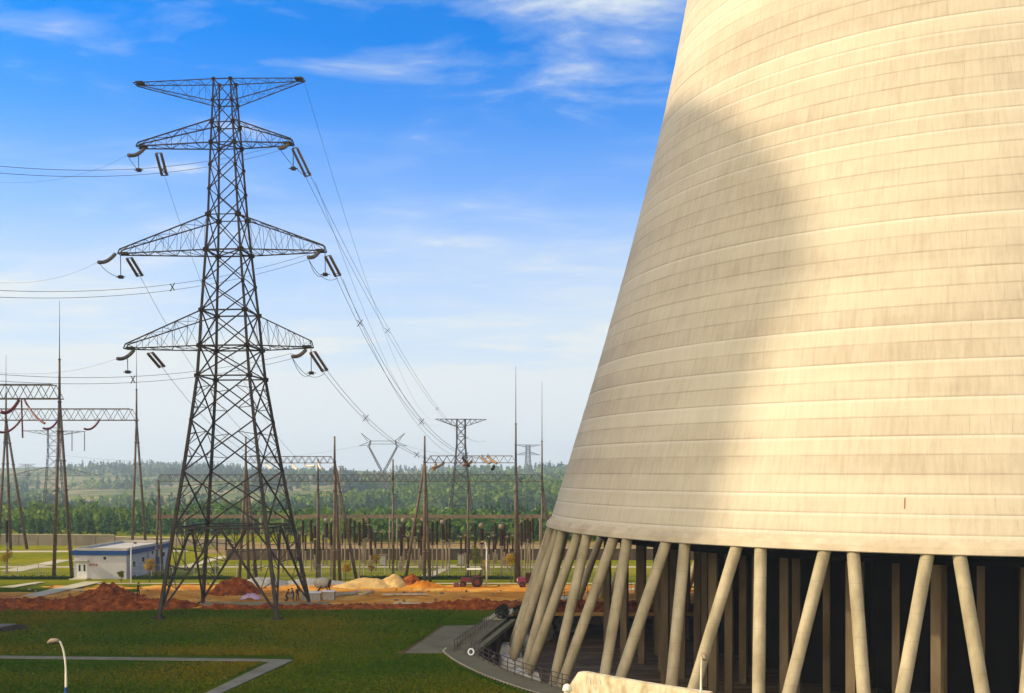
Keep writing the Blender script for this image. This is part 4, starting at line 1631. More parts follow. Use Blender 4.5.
for k, (px, py) in enumerate(sorted(bks)):
    place(bk0, px, py, 'dark breaker column with two stacked insulators', f'{ORD[k]} from the left')
def make_portal():
    root = empty('disconnector_frame', (0, 0, 0), '', 'disconnector frame', 'disconnector frames in the far row of the yard')
    for x_ in (-1.7, 1.7):
        MB().tube([(x_, 0, 0), (x_, 0, 3.0)], .11, 8).build('leg', M['galv'], root, True)
    MB().box((0, 0, 3.08), (4.2, .3, .2)).build('beam', M['galv'], root)
    for x_ in (-1.6, -.4, .8, 1.7):
        prof = []
        for k in range(9):
            prof += [(.10, k * .2), (.17, k * .2 + .08)]
        MB().lathe(prof, (x_, 0, 3.2), 8).build('insulator', M['porcelain'], root)
    MB().tube([(-1.6, 0, 5.0), (-.4, 0, 5.05)], .045, 6).build('blade', M['galv'], root)
    MB().tube([(.8, 0, 5.0), (1.7, 0, 5.05)], .045, 6).build('blade', M['galv'], root)
    return root


pf = make_portal()
for k, px in enumerate((308, 328, 352, 384, 410, 439, 456, 478, 499, 519, 536)):
    place(pf, px, 561.5 + (k % 3) * .5, 'low disconnector frame with upright insulators', f'{ORD[k]} from the left in the far row')
# vertical poles of the yard under the left gantries
pl = MB()


def plainpole(px, py, h, k):
    root = empty('steel_pole', G(px, py), f'{ORD[k]} thin steel pole from the left behind the low fence', 'pole', 'thin steel poles behind the fence')
    MB().tube([(0, 0, 0), (0, 0, h)], [.11, .08], 8).build('shaft', M['galv'], root, True)
    MB().box((0, 0, h), (.5, .12, .1)).build('bracket', M['galvdark'], root)


for k, (px, py, h) in enumerate(((92, 0, 0), (176, 571, 8.6), (185, 571, 8.6), (253.5, 575, 8.6), (261, 571, 8.5), (283, 573, 8.6), (340, 580, 15.9), (389.5, 569, 8.6), (397, 571, 8.6), (540, 571, 8.5))):
    if h:
        plainpole(px, py, h, k - 1)
# post with dark equipment at the far left
place(tl0, 7.0, 574, 'tall slim dark support post', 'alone beside the yellow tree near the left edge')
lt = G(489, 566)
ct = empty('equipment_cabinet', G(461, 565.5), 'small grey equipment cabinet on the grass between the right masts', 'cabinet')
MB().box((0, 0, .95), (1.1, .8, 1.7)).build('body', M['galv'], ct)
MB().box((0, -.42, .95), (.9, .04, 1.4)).build('door', M['fence'], ct)
MB().box((0, 0, 1.84), (1.3, 1.0, .08)).build('roof', M['galv'], ct)
ct = empty('equipment_cabinet', G(383, 566), 'grey equipment cabinet beside the yellow tree behind the sand heaps', 'cabinet')
MB().box((0, 0, .95), (1.1, .8, 1.7)).build('body', M['galv'], ct)
MB().box((0, -.42, .95), (.9, .04, 1.4)).build('door', M['fence'], ct)
MB().box((0, 0, 1.84), (1.3, 1.0, .08)).build('roof', M['galv'], ct)

# ------------------------------------------------------------------ walls and fence


def cwall(x0, y0, x1, y1, h, mat, label, t=.24, coping=True):
    a, b = Vector((x0, y0, 0)), Vector((x1, y1, 0))
    root = empty('compound_wall', a, label, 'wall')
    d = b - a
    ang = math.atan2(d.y, d.x)
    m = d / 2
    MB().box((m.x, m.y, h / 2), (d.length, t, h), ang).build('wall_face', M[mat], root)
    if coping:
        MB().box((m.x, m.y, h + .06), (d.length + .1, t + .14, .12), ang).build('coping', M['road'], root)
    n = int(d.length / 4)
    for k in range(n + 1):
        p = d * (k / n)
        MB().box((p.x, p.y, h / 2 + .03), (.4, t + .1, h + .06 - .01), ang).build('pier', M[mat], root)
    return root


cwall(P(228, 181, 0).x, 181, 62, 181, 1.95, 'darkwall', 'brown compound wall running behind the switchyard equipment')
cwall(-140, 222, P(114, 216, 0).x, 216, 2.2, 'palewall', 'grey compound wall on the left behind the lawn')
cwall(P(112, 222, 0).x, 222, P(230, 214, 0).x, 214, 1.5, 'palewall', 'lower pale compound wall between the white building and the big pylon')
fc = empty('mesh_fence', (-54, 148.6, 0), 'low pale mesh fence along the front of the switchyard', 'fence')
x = 0.0
k = 0
while x < 86:
    x2 = x + 3.0
    mb = MB()
    for zf in (.15, 1.1, 2.0):
        mb.tube([(x, 0, zf), (x2, 0, zf)], .025, 4)
    n = 12
    for q in range(1, n):
        mb.tube([(x + 3 * q / n, 0, .1), (x + 3 * q / n, 0, 2.05)], .012, 4)
    mb.build('fence_panel', M['fence'], fc)
    MB().tube([(x, 0, 0), (x, 0, 2.25)], .05, 6).build('post', M['fence'], fc)
    x = x2
fc = empty('mesh_fence', (-100, 148.6, 0), 'pale mesh fence to the left of the white building', 'fence')
x = 0.0
while x < 36:
    x2 = x + 3.0
    mb = MB()
    for zf in (.15, 1.1, 2.0):
        mb.tube([(x, 0, zf), (x2, 0, zf)], .025, 4)
    for q in range(1, 12):
        mb.tube([(x + 3 * q / 12, 0, .1), (x + 3 * q / 12, 0, 2.05)], .012, 4)
    mb.build('fence_panel', M['fence'], fc)
    MB().tube([(x, 0, 0), (x, 0, 2.25)], .05, 6).build('post', M['fence'], fc)
    x = x2


def leafmesh(name, cs, n, size, mat, parent, seed=0):
    """cs: list of (centre, radii) ellipsoids filled with small leaf faces"""
    rng = np.random.RandomState(seed)
    vs, fs, tint = [], [], []
    wts = np.array([r[0] * r[1] * r[2] for _, r in cs])
    wts = wts / wts.sum()
    for ci, (c, r) in enumerate(cs):
        m = max(6, int(n * wts[ci]))
        u = rng.normal(size=(m, 3))
        u /= np.linalg.norm(u, axis=1)[:, None]
        rad = rng.uniform(.35, 1, m) ** .5
        p = np.array(c) + u * np.array(r) * rad[:, None]
        ct_ = rng.uniform(-.25, .25)
        for q in p:
            a = rng.normal(size=3)
            a /= np.linalg.norm(a)
            b = np.cross(a, rng.normal(size=3))
            b /= np.linalg.norm(b)
            s = size * rng.uniform(.6, 1.3)
            o = len(vs)
            vs += [tuple(q + a * s), tuple(q + b * s * .6), tuple(q - a * s), tuple(q - b * s * .6)]
            fs.append((o, o + 1, o + 2, o + 3))
            tint.append(min(1, max(0, .5 + ct_ + rng.normal() * .2)))
    me = bpy.data.meshes.new(name)
    me.from_pydata(vs, [], fs)
    at = me.attributes.new('tint', 'FLOAT', 'FACE')
    at.data.foreach_set('value', tint)
    me.materials.append(mat)
    o = bpy.data.objects.new(name, me)
    col.objects.link(o)
    if parent:
        o.parent = parent
    return o


def hedge(x0, x1, y, label, seed):
    root = empty('hedge', (x0, y, 0), label, 'hedge')
    L = x1 - x0
    MB().box((L / 2, 0, .22), (L, .5, .42)).build('core', M['hedge'], root)
    cs = [((.5 + k * 1.0, 0, .3), (.7, .38, .36)) for k in range(int(L))]
    leafmesh('foliage', cs, int(L * 60), .1, M['darkleaf'], root, seed)


hedge(P(360, 147.5, 0).x, P(513, 147.5, 0).x, 147.9, 'low dark clipped hedge behind the tractor and sand heaps', 1)
hedge(P(-20, 147.5, 0).x, P(71, 147.5, 0).x, 147.9, 'low dark clipped hedge left of the white building', 2)
hedge(P(130, 147.5, 0).x, P(232, 147.5, 0).x, 147.9, 'low dark clipped hedge between the white building and the pylon legs', 3)


def small_tree(px, py, h, rad, mat, label, seed, trunk=.4, kind='small_tree'):
    root = empty(kind, G(px, py), label, 'tree')
    rng = random.Random(seed)
    mb = MB()
    mb.tube([(0, 0, 0), (.03, 0, h * trunk), (0, .04, h * .8)], [.07, .05, .02], 6)
    for k in range(5):
        a = rng.uniform(0, 6.28)
        z0 = h * rng.uniform(trunk * .8, trunk + .2)
        mb.tube([(.02, 0, z0), (math.cos(a) * rad * .6, math.sin(a) * rad * .6, z0 + h * .18)], [.03, .012], 5)
    mb.build('trunk', M['bark'], root)
    cs = []
    for k in range(8):
        a = rng.uniform(0, 6.28)
        rr = rng.uniform(0, .62) * rad
        cs.append(((math.cos(a) * rr, math.sin(a) * rr, h * rng.uniform(trunk + .12, .88)), (rad * rng.uniform(.35, .6),) * 2 + (h * rng.uniform(.09, .17),)))
    leafmesh('crown', cs, 800, .1, M[mat], root, seed)


small_tree(149.5, 583, 3.5, .95, 'yellowleaf', 'small round yellow tree in front of the white building', 1)
small_tree(6, 574, 3.9, 1.0, 'yellowleaf', 'small yellow tree at the left edge beside a dark post', 2, .35)
small_tree(345.5, 582, 2.7, .8, 'yellowleaf', 'small yellow green tree at the fence left of the sand heaps', 3)
small_tree(376, 571, 2.6, .8, 'yellowleaf', 'bright yellow tree in the yard behind the sand heaps', 4)
small_tree(475, 578, 4.8, 1.0, 'greenleaf', 'taller yellow green tree right behind the tractor', 5, .3)
small_tree(511, 583, 4.1, 1.15, 'yellowleaf', 'orange yellow tree close to the tower columns', 6, .42)
small_tree(121, 583, 1.7, .6, 'greenleaf', 'little green shrub at the corner of the white building', 7, .2, 'shrub')
small_tree(371, 574, 1.5, .6, 'yellowleaf', 'low reddish yellow shrub near the fence behind the sand', 8, .2, 'shrub')
small_tree(485, 574, 2.3, .9, 'yellowleaf', 'wide low yellow shrub under the right current transformers', 9, .2, 'shrub')
small_tree(215, 577, 2.2, .8, 'greenleaf', 'pale green shrub seen between the legs of the big pylon', 10, .2, 'shrub')
for k, (x_, y_) in enumerate(((-1.0, 107.6), (.7, 107.3))):
    root = empty('shrub', (x_, y_, 0.0), ('left' if k == 0 else 'right') + ' dark evergreen bush of the pair at the far end of the footbridge', 'shrub')
    leafmesh('foliage', [((0, 0, .75), (.75, .6, .75)), ((.25, .1, 1.15), (.4, .4, .5))], 900, .09, M['darkleaf'], root, 20 + k)
    MB().tube([(0, 0, 0), (0, 0, 1.1)], [.08, .03], 6).build('stem', M['bark'], root)

# ------------------------------------------------------------------ white building
bx, by, bw, bl, bh = -62.0, 148.7, 7.5, 17.0, 3.95
bd_ = empty('substation_building', (bx, by, 0), 'small white flat roofed building with a blue band under its roof', 'building', rz=R(-2.0))
t = .22
walls = MB()
walls.box((bw / 2, .11, bh / 2), (bw, t, bh)).box((bw / 2, bl - .11, bh / 2), (bw, t, bh))
walls.box((.11, bl / 2, bh / 2), (t, bl - 2 * t, bh)).box((bw - .11, bl / 2, bh / 2), (t, bl - 2 * t, bh))
walls.build('wall', M['wallpaint'], bd_)
MB().box((bw / 2, bl / 2, bh + .02), (bw - .5, bl - .5, .12)).build('roof', M['roof'], bd_)
bb = MB()
z0 = bh - .25
bb.box((bw / 2, -.12, z0), (bw + .5, .24, .62)).box((bw / 2, bl + .12, z0), (bw + .5, .24, .62))
bb.box((-.13, bl / 2, z0), (.24, bl - .002, .62)).box((bw + .13, bl / 2, z0), (.24, bl - .002, .62))
bb.build('fascia', M['blue'], bd_)
pr = MB()
pr.box((bw / 2, .05, bh + .28), (bw + .3, .2, .3)).box((bw / 2, bl - .05, bh + .28), (bw + .3, .2, .3))
pr.box((.0, bl / 2, bh + .28), (.2, bl - .4, .3)).box((bw, bl / 2, bh + .28), (.2, bl - .4, .3))
pr.build('parapet', M['roof'], bd_)
dr = MB().box((1.15, -.02, 1.2), (1.5, .08, 2.4)).build('door', M['whitepaint'], bd_)
for s in (-.35, .35):
    MB().box((1.15 + s, -.07, 1.55), (.26, .03, .9)).build('pane', M['glass'], dr)
MB().box((1.15, -.4, 2.62), (2.1, .8, .16)).build('canopy', M['roof'], bd_)
MB().box((1.15, -.8, .08), (2.4, 1.6, .16)).build('step', M['road'], bd_)
MB().tube([(5.0 - .6, -.03, 2.95), (5.0 - .6, .05, 2.95)], .22, 14).build('vent', M['glass'], bd_)
for k, (yy, zz_, ww, hh) in enumerate(((2.6, 1.9, 1.1, 1.0), (6.0, 2.3, 1.1, .9), (9.6, 3.0, .9, .7), (14.2, 2.4, 1.0, .9))):
    f = MB().box((bw + .015, yy, zz_), (.05, ww, hh)).build('window', M['whitepaint'], bd_)
    MB().box((bw + .05, yy, zz_), (.03, ww - .2, hh - .2)).build('pane', M['glass'], f)
dr = MB().box((bw + .02, 12.0, 1.1), (.06, 1.1, 2.1)).build('door', M['blue'], bd_)
MB().tube([(bw + .08, 7.8, .1), (bw + .08, 7.8, bh - .6)], .06, 6).build('downpipe', M['galv'], bd_)
# red characters beside the door
cu = bpy.data.curves.new('lettering', 'FONT')
cu.body = '继电室'
cu.size = .42
cu.extrude = .015
cu.materials.append(M['brickred'])
lt = bpy.data.objects.new('lettering', cu)
col.objects.link(lt)
lt.parent = bd_
lt.location = (2.15, -.03, 1.85)
lt.rotation_euler = (R(90), 0, 0)
bpy.context.view_layer.update()
me = bpy.data.meshes.new_from_object(lt.evaluated_get(bpy.context.evaluated_depsgraph_get()))
lo = bpy.data.objects.new('wall_lettering', me)
col.objects.link(lo)
lo.parent = bd_
lo.location = lt.location
lo.rotation_euler = lt.rotation_euler
bpy.data.objects.remove(lt)

# ------------------------------------------------------------------ vehicles
def wheel(mbp, c, r, w_, name, parent):
    x, y, z = c
    o = MB().tube([(x, y - w_ / 2, z), (x, y - w_ / 2 + .04, z), (x, y + w_ / 2 - .04, z), (x, y + w_ / 2, z)], [r * .9, r, r, r * .9], 18).build(name, M['blackrubber'], parent, True)
    MB().tube([(x, y - w_ / 2 - .02, z), (x, y + w_ / 2 + .02, z)], r * .5, 12).build('rim', M['redpaint'], o)
    return o


tp_ = G(471.5, 587.2)
tr = empty('tractor', tp_, 'small red farm tractor with a cream canopy parked on the pale track', 'tractor')
for yy in (-.75, .75):
    wheel(None, (.75, yy, .72), .72, .36, 'rear_wheel', tr)
    wheel(None, (-1.1, yy * .85, .42), .42, .24, 'front_wheel', tr)
mb = MB()
mb.box((-.75, 0, .95), (1.5, .62, .6), 0, .85).box((.25, 0, .85), (1.3, .55, .5))
mb.build('hood', M['redpaint'], tr)
mb = MB()
for yy in (-.72, .72):
    mb.box((.75, yy, 1.48), (1.1, .34, .08))
mb.build('mudguard', M['redpaint'], tr)
MB().box((.75, 0, 1.3), (.5, .5, .12)).box((1.0, 0, 1.6), (.1, .5, .5)).build('seat', M['blackrubber'], tr)
mb = MB()
for xx in (-.15, 1.2):
    for yy in (-.55, .55):
        mb.tube([(xx, yy, 1.2), (xx, yy, 2.35)], .035, 5)
mb.build('canopy_frame', M['blackrubber'], tr)
MB().box((.35, 0, 2.4), (2.0, 1.4, .1), 0, .92).build('canopy', M['cream'], tr)
MB().tube([(-.8, .15, 1.2), (-.8, .15, 1.9)], .04, 6).build('exhaust', M['blackrubber'], tr)
MB().tube([(0, 0, 1.2), (-.1, 0, 1.5)], .03, 6).build('steering_column', M['blackrubber'], tr)
MB().box((-2.0, 0, .35), (.7, 1.3, .5), 0, .8).build('front_blade', M['redpaint'], tr)
tk = empty('farm_truck', G(528, 587.5), 'small truck with a magenta red front half hidden by the tower columns', 'truck')
for yy in (-.7, .7):
    wheel(None, (-.75, yy, .42), .42, .22, 'wheel', tk)
    wheel(None, (1.7, yy, .42), .42, .22, 'wheel', tk)
MB().box((-.85, 0, .95), (1.1, 1.4, .75), 0, .9).build('hood', noisy('magenta_paint', (.16, .012, .03), (.22, .02, .05), 3, .5), tk)
MB().box((.1, 0, 1.25), (.9, 1.4, 1.3), 0, .85).build('cab', M['brown'], tk)
MB().box((-.33, 0, 1.6), (.04, 1.1, .45)).build('windscreen', M['glass'], tk)
MB().box((1.7, 0, 1.0), (2.2, 1.5, .7)).build('cargo_bed', M['brown'], tk)
for yy in (-.5, .5):
    MB().tube([(-1.45, yy, .95), (-1.36, yy, .95)], .12, 10).build('headlight', M['cream'], tk)

# ------------------------------------------------------------------ site clutter
mx = empty('mixer_drum', G(324, 593.5), 'cream concrete mixer drum with a dark red mouth behind the concrete blocks', 'concrete mixer')
mb = MB()
mb.tube([(-1.3, 0, 1.2), (-1.0, 0, 1.25), (-.3, 0, 1.3), (.2, 0, 1.3), (.6, 0, 1.25)], [.2, .55, .72, .66, .45], 16)
mb.build('drum', M['concrete'], mx, True)
MB().tube([(.55, 0, 1.25), (.8, 0, 1.2)], [.5, .58], 14).build('mouth_ring', M['brown'], mx)
mb = MB()
for yy in (-.6, .6):
    mb.bar((-1.0, yy, 0), (-.2, yy, 1.0), .12).bar((.9, yy, 0), (.3, yy, 1.0), .12)
mb.build('stand', M['brown'], mx)
cb = empty('concrete_block', G(329, 600.5), 'square pale concrete block in front of the mixer drum', 'concrete block', 'pale concrete blocks on the earth')
MB().box((0, 0, .55), (1.35, 1.0, 1.05), 0, .97).build('block', M['gravel'], cb)
MB().box((0, 0, 1.12), (1.45, 1.1, .1)).build('cap', M['whitepaint'], cb)
cb = empty('concrete_block', G(311.5, 601), 'long pale concrete block beside the right pylon leg', 'concrete block', 'pale concrete blocks on the earth')
MB().box((0, 0, .5), (2.2, 1.0, .95), R(4), .97).build('block', M['gravel'], cb)
MB().box((0, 0, 1.02), (2.3, 1.1, .1), R(4)).build('cap', M['whitepaint'], cb)
kb = empty('kerb_wall', G(205, 607), 'low pale concrete footing strip behind the red soil bank', 'footing')
MB().box((6.9, 0, .22), (13.8, .5, .5)).build('strip', M['path'], kb)
MB().box((6.9, .02, .49), (14.0, .6, .06)).build('cap', M['path'], kb)
tarp = MB()
for j in range(9):
    for i in range(13):
        u, v = i / 12 * 2 - 1, j / 8 * 2 - 1
        hgt = max(0, 1 - u * u - v * v * .8) ** .6 * .75
        tarp.v.append((u * 1.2, v * .8, .1 + hgt * (1 + .35 * fbm(i * .9, j * .9, .7, 3, 5.)) * .8))
for j in range(8):
    for i in range(12):
        a = j * 13 + i
        tarp.f.append((a, a + 1, a + 14, a + 13))
o = tarp.build('tarpaulin', M['lilac'])
o.location = G(251, 600) + Vector((0, 0, .05))
tag(o, 'crumpled lilac pink sheet lying by the footing between the pylon legs', 'tarpaulin')
for k in range(7):
    p = G(337 + k * 3.1, 597.5 - k * .35)
    s = empty('cement_sack', p, f'pale cement sack, {ORD[k]} from the left in the row beyond the concrete block', 'sack', 'row of pale cement sacks')
    MB().tube([(-.3, 0, .28), (-.2, 0, .3), (.2, 0, .32), (.3, 0, .28)], [.08, .22, .23, .08], 8).build('sack_body', M['gravel'], s, True)
o = tag(MB().tube([G(359, 595, .2), G(374, 591, .25)], .13, 8).build('pipe', M['road'], smooth=True), 'pale grey pipe lying on the earth at the end of the sacks', 'pipe')
for k, (px, py, ln, an) in enumerate(((77, 597.5, 1.3, .3), (362, 590.5, 1.6, .1), (405, 594, 5.5, .02), (425, 603, 7, .04), (290, 596, .9, 1.))):
    lab = ['pale broken slab lying on the red spoil bank', 'grey broken slab left of the sand heaps', 'long pale plank in front of the sand heaps', 'long grey plank in front of the red clay bank', 'short board beside the workers at the pylon leg'][k]
    p = G(px, py, .35)
    b = tag(MB().box((0, 0, 0), (ln, .5, .12), an).build('concrete_slab' if k < 2 else 'plank', M['concrete']), lab, 'slab' if k < 2 else 'plank')
    b.location = p + Vector((0, 0, .0 if k != 0 else .9))

# loose stones and clods on the building site (nobody could count them)
rng_ = random.Random(8)
mb = MB()
for k in range(1500):
    y_ = rng_.uniform(116.5, 141)
    x_ = rng_.uniform(-82, 14)
    if rng_.random() > .45 + .9 * noise.noise(Vector((x_ * .1, y_ * .2, 6))):
        continue
    s_ = .06 + .26 * rng_.random() ** 3
    c_ = Vector((x_, y_, max(earth(x_, y_), 0) + s_ * .3))
    vs_ = [c_ + Vector((rng_.uniform(.6, 1.2) * a * s_, rng_.uniform(.6, 1.2) * b * s_, rng_.uniform(.4, .9) * c * s_)) for a, b, c in ((1, 0, 0), (-1, 0, 0), (0, 1, 0), (0, -1, 0), (0, 0, 1), (0, 0, -1))]
    mb.add(vs_, [(0, 2, 4), (2, 1, 4), (1, 3, 4), (3, 0, 4), (2, 0, 5), (1, 2, 5), (3, 1, 5), (0, 3, 5)])
tag(mb.build('rubble', M['rubble']), 'loose stones and clods strewn over the orange earth', 'rubble', kind='stuff')

# ------------------------------------------------------------------ people


def person(loc, joints, edges, top, bottom, label, face=0.0, hat=None):
    """one continuous skinned body, clothed by region, hair as its own part"""
    root = empty('person', loc, label, 'person', rz=face)
    me = bpy.data.meshes.new('body')
    me.from_pydata([j[:3] for j in joints], [], edges)
    o = bpy.data.objects.new('body', me)
    col.objects.link(o)
    sm = o.modifiers.new('skin', 'SKIN')
    for i, j in enumerate(joints):
        me.skin_vertices[0].data[i].radius = (j[3], j[3] * (j[4] if len(j) > 4 else 1))
    me.skin_vertices[0].data[0].use_root = True
    ss = o.modifiers.new('sub', 'SUBSURF')
    ss.levels = ss.render_levels = 1
    bpy.context.view_layer.update()
    m2 = bpy.data.meshes.new_from_object(o.evaluated_get(bpy.context.evaluated_depsgraph_get()))
    m2.name = 'body'
    bpy.data.objects.remove(o)
    m2.materials.clear()
    for m in (M['skin'], M[top], M[bottom], M['blackrubber']):
        m2.materials.append(m)
    jp = [Vector(j[:3]) for j in joints]
    reg = [j[5] for j in joints]
    for p in m2.polygons:
        c = p.center
        k = min(range(len(jp)), key=lambda q: (jp[q] - c).length)
        p.material_index = reg[k]
        p.use_smooth = True
    b = bpy.data.objects.new('body', m2)
    col.objects.link(b)
    b.parent = root
    hd = jp[4]
    MB().lathe([(.03, .135), (.085, .11), (.112, .04), (.105, -.03), (.10, -.05)][::-1], hd + Vector((0, .015, 0)), 12).build('hair' if not hat else 'hat', M['hair'] if not hat else M[hat], root, True)
    return root


def figure(lean=0.0, crouch=0.0, reach=.3):
    """joints: pelvis, waist, chest, neck, head, legs, arms, with fingers"""
    hip = .92 - crouch * .5
    def sp(h, extra=0.0):
        return (0, -math.sin(lean) * h, hip + math.cos(lean) * h)
    J = []
    A = lambda p, r, f, reg: J.append((p[0], p[1], p[2], r, f, reg))
    A((0, 0, hip), .135, .8, 2)
    A(sp(.2), .13, .75, 1)
    A(sp(.45), .155, .7, 1)
    A(sp(.58), .06, 1, 0)
    A(sp(.72), .098, 1.1, 0)
    E = [(0, 1), (1, 2), (2, 3), (3, 4)]
    for s in (-1, 1):
        b = len(J)
        A((s * .1, -.02, hip - .06), .095, 1, 2)
        A((s * .13, -.10 - crouch * .35, hip * .52 + crouch * .1), .065, 1, 2)
        A((s * .13, .02, .09), .045, 1, 2)
        A((s * .14, -.13, .04), .04, .8, 3)
        E += [(0, b), (b, b + 1), (b + 1, b + 2), (b + 2, b + 3)]
        b = len(J)
        sh = sp(.47)
        A((s * .19, sh[1], sh[2]), .06, 1, 1)
        el = (s * .25, sh[1] - .08 - reach * .1, sh[2] - .27)
        A(el, .045, 1, 1)
        wr = (s * .22, el[1] - .08 - reach * .25, el[2] - .22 + reach * .1)
        A(wr, .03, 1, 0)
        pm = (wr[0], wr[1] - .05, wr[2] - .06)
        A(pm, .034, .6, 0)
        E += [(2, b), (b, b + 1), (b + 1, b + 2), (b + 2, b + 3)]
        for q in range(4):
            i = len(J)
            A((pm[0] + (q - 1.5) * .022, pm[1] - .05, pm[2] - .07 + abs(q - 1.4) * .008), .009, 1, 0)
            E.append((b + 3, i))
        i = len(J)
        A((pm[0] - s * .05, pm[1] - .03, pm[2] - .02), .01, 1, 0)
        E.append((b + 3, i))
    return J, E


J, E = figure(.15, 0, .5)
person(G(138, 599.5) + Vector((0, 0, .25)), J, E, 'hair', 'brown', 'person in black standing on the red spoil bank left of the pylon', R(160))
J, E = figure(.5, .3, .8)
person(G(286, 602), J, E, 'brown', 'brown', 'worker in brown bending forward beside the right pylon leg', R(80))
J, E = figure(.35, .1, .5)
person(G(294, 602), J, E, 'navy', 'navy', 'worker in blue leaning forward just right of the one in brown', R(-70))
J, E = figure(.1, 0, .2)
person(G(297.5, 601.5), J, E, 'brown', 'brown', 'worker in dark brown standing upright next to the one in blue', R(30))

# ------------------------------------------------------------------ far woods (nobody could count them)


def woods():
    rng = np.random.RandomState(5)
    V, Fc, T = [], [], []
    nv = 0
    pts = []

    def scatter(n, y0, y1, fn):
        k = 0
        while k < n:
            m = 4000
            y = y0 + (y1 - y0) * rng.uniform(0, 1, m) ** 1.15
            x = rng.uniform(-.56, .14, m) * y
            for xi, yi in zip(x, y):
                if fn(xi, yi):
                    pts.append((xi, yi))
                    k += 1
                    if k >= n:
                        return
    scatter(1500, 229, 300, lambda x, y: x > -.18 * y or y > 250)
    scatter(1300, 300, 420, lambda x, y: noise.noise(Vector((x * .012, y * .02, 3))) > -.15)
    scatter(3000, 400, 700, lambda x, y: noise.noise(Vector((x * .008, y * .01, 1))) > -.25)
    scatter(2300, 650, 1150, lambda x, y: noise.noise(Vector((x * .006, y * .007, 8))) > (.12 if x < -60 else -.1))
    scatter(2600, 1100, 2150, lambda x, y: noise.noise(Vector((x * .004, y * .005, 5))) > .18)
    for x, y in pts:
        z = terr(x, y)
        conif = noise.noise(Vector((x * .012, y * .008, 22))) > (-.12 if x < -60 else .22)
        if y < 420:
            h = rng.uniform(3.5, 7.5) * (.75 if y < 300 else 1)
        else:
            h = (8 + 7.5 * rng.uniform() ** 1.6) if conif else (4.5 + 7.5 * rng.uniform())
        far = y > 1000
        m = 26 if y < 700 else (16 if not far else 9)
        base = (.15 if conif else .6) + rng.normal() * .12 + .25 * noise.noise(Vector((x * .01, y * .01, 40)))
        t = rng.uniform(0, 1, m)
        if conif:
            t = t ** .8
            rad = h * .19 * (1 - t * .93)
            zz = z + h * (.08 + .92 * t)
        else:
            u = t * 2 - 1
            rad = h * .42 * np.sqrt(np.maximum(.02, 1 - u * u))
            zz = z + h * (.55 + .45 * u)
        a = rng.uniform(0, 2 * np.pi, m)
        rr = rad * rng.uniform(.6, 1, m)
        cx = x + np.cos(a) * rr
        cy = y + np.sin(a) * rr
        s = h * (.11 if m > 20 else .15 if m > 10 else .21) * rng.uniform(.7, 1.3, m)
        if conif:
            s = s * (1.15 - .75 * t)
        nrm = np.stack([np.cos(a) + rng.normal(0, .35, m), np.sin(a) + rng.normal(0, .35, m), rng.normal(.5, .4, m)], 1)
        nrm /= np.linalg.norm(nrm, axis=1)[:, None]
        r1 = np.cross(nrm, rng.normal(size=(m, 3)))
        r1 /= np.linalg.norm(r1, axis=1)[:, None]
        r2 = np.cross(nrm, r1)
        c = np.stack([cx, cy, zz], 1)
        S = s[:, None]
        q = np.stack([c + r1 * S, c + r2 * S, c - r1 * S, c - r2 * S], 1).reshape(-1, 3)
        V.append(q)
        Fc.append(np.arange(m * 4).reshape(-1, 4) + nv)
        nv += m * 4
        T.append(np.clip(base + rng.normal(0, .1, m), 0, 1))
    V = np.concatenate(V)
    Fc = np.concatenate(Fc)
    T = np.concatenate(T)
    me = bpy.data.meshes.new('woods')
    me.vertices.add(len(V))
    me.vertices.foreach_set('co', V.ravel())
    me.loops.add(Fc.size)
    me.loops.foreach_set('vertex_index', Fc.ravel().astype(np.int32))
    me.polygons.add(len(Fc))
    me.polygons.foreach_set('loop_start', np.arange(len(Fc), dtype=np.int32) * 4)
    me.polygons.foreach_set('loop_total', np.full(len(Fc), 4, np.int32))
    me.update(calc_edges=True)
    at = me.attributes.new('tint', 'FLOAT', 'FACE')
    at.data.foreach_set('value', T.astype(np.float32))
    me.materials.append(M['forest'])
    o = bpy.data.objects.new('woods', me)
    col.objects.link(o)
    o['kind'] = 'stuff'
    o['label'] = 'dense mixed woods covering the hills beyond the compound wall'
    o['category'] = 'woods'


woods()

# ------------------------------------------------------------------ grass tufts of the lawn (nobody could count them)


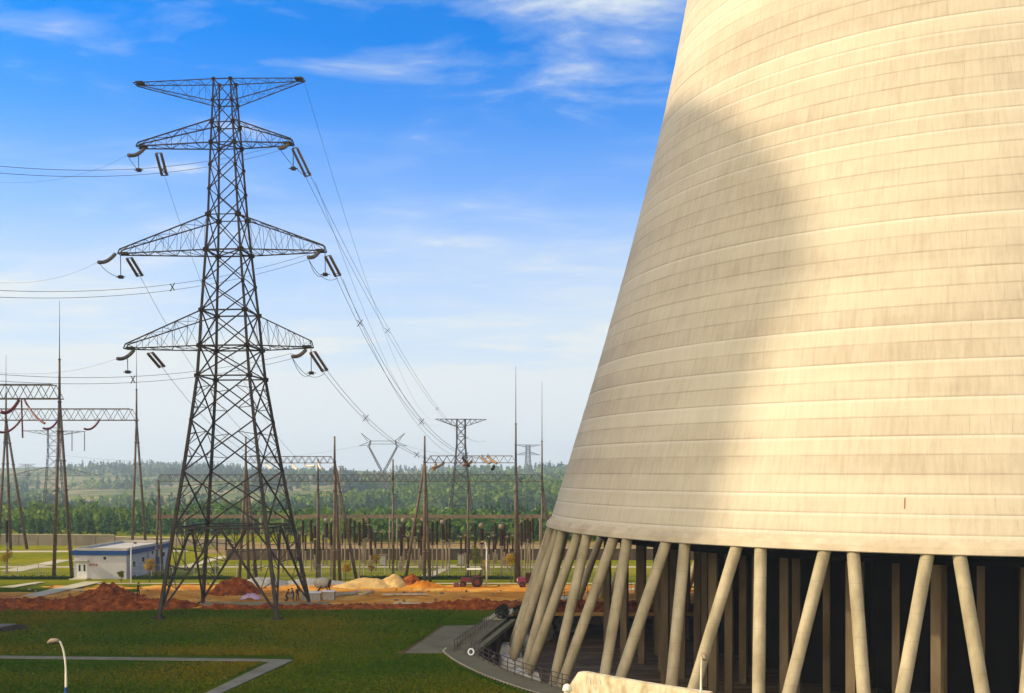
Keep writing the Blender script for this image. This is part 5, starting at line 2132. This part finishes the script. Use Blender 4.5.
def tufts():
    rng = np.random.RandomState(3)
    V, T = [], []
    n = 0
    while n < 60000:
        y = rng.uniform(66, 115)
        x = rng.uniform(-.52, .06) * y
        if math.hypot(x - CX, y - CY) < 49.4 or (y > 86.6 and y < 103.6 and x > -9.6 + (y - 87) * .16):
            continue
        q = 512 + F * x / y
        p = HOR + 15 * F / y
        if 655.2 < p < 662.6 and q < 294:
            continue
        if p > 660 and abs((q - 282) - (p - 661) * -2.17) < 16:
            continue
        d = noise.noise(Vector((x * .12, y * .2, 2)))
        if rng.uniform(-1.3, .5) > d:
            continue
        n += 1
        hh = rng.uniform(.05, .13) * (1.3 + d)
        t = min(1, max(0, .5 + .9 * noise.noise(Vector((x * .07, y * .12, 9))) + rng.normal() * .18))
        for k in range(2):
            a = rng.uniform(0, 3.14)
            dx, dy = math.cos(a) * .09, math.sin(a) * .09
            lx, ly = rng.normal(0, .05, 2)
            V += [(x - dx, y - dy, 0), (x + dx, y + dy, 0), (x + lx + dx * .3, y + ly + dy * .3, hh), (x + lx - dx * .3, y + ly - dy * .3, hh * .9)]
            T.append(t)
    V = np.array(V, np.float32)
    m = len(T)
    me = bpy.data.meshes.new('grass')
    me.vertices.add(len(V))
    me.vertices.foreach_set('co', V.ravel())
    me.loops.add(m * 4)
    me.loops.foreach_set('vertex_index', np.arange(m * 4, dtype=np.int32))
    me.polygons.add(m)
    me.polygons.foreach_set('loop_start', np.arange(m, dtype=np.int32) * 4)
    me.polygons.foreach_set('loop_total', np.full(m, 4, np.int32))
    me.update(calc_edges=True)
    at = me.attributes.new('tint', 'FLOAT', 'FACE')
    at.data.foreach_set('value', np.array(T, np.float32))
    me.materials.append(leaf_mat('grass_blades', (0.034, 0.095, 0.001), (0.090, 0.125, 0.001), (0.19, 0.145, 0.004)))
    o = bpy.data.objects.new('grass', me)
    col.objects.link(o)
    o['kind'] = 'stuff'
    o['label'] = 'short rough grass of the shaded lawn'
    o['category'] = 'grass'


tufts()

# ------------------------------------------------------------------ haze
HAZE = 0.00026
hz = MB().box((-300, 1100, -11), (7000, 4600, 222)).build('haze', bpy.data.materials.new('haze_air'))
hm = hz.data.materials[0]
hm.use_nodes = True
ht = hm.node_tree
ht.nodes.clear()
pv = N(ht, 'ShaderNodeVolumePrincipled')
pv.inputs['Color'].default_value = (.80, .92, 1.0, 1)
pv.inputs['Density'].default_value = HAZE
pv.inputs['Anisotropy'].default_value = .2
ho = N(ht, 'ShaderNodeOutputMaterial')
ht.links.new(pv.outputs[0], ho.inputs['Volume'])
hz['kind'] = 'stuff'
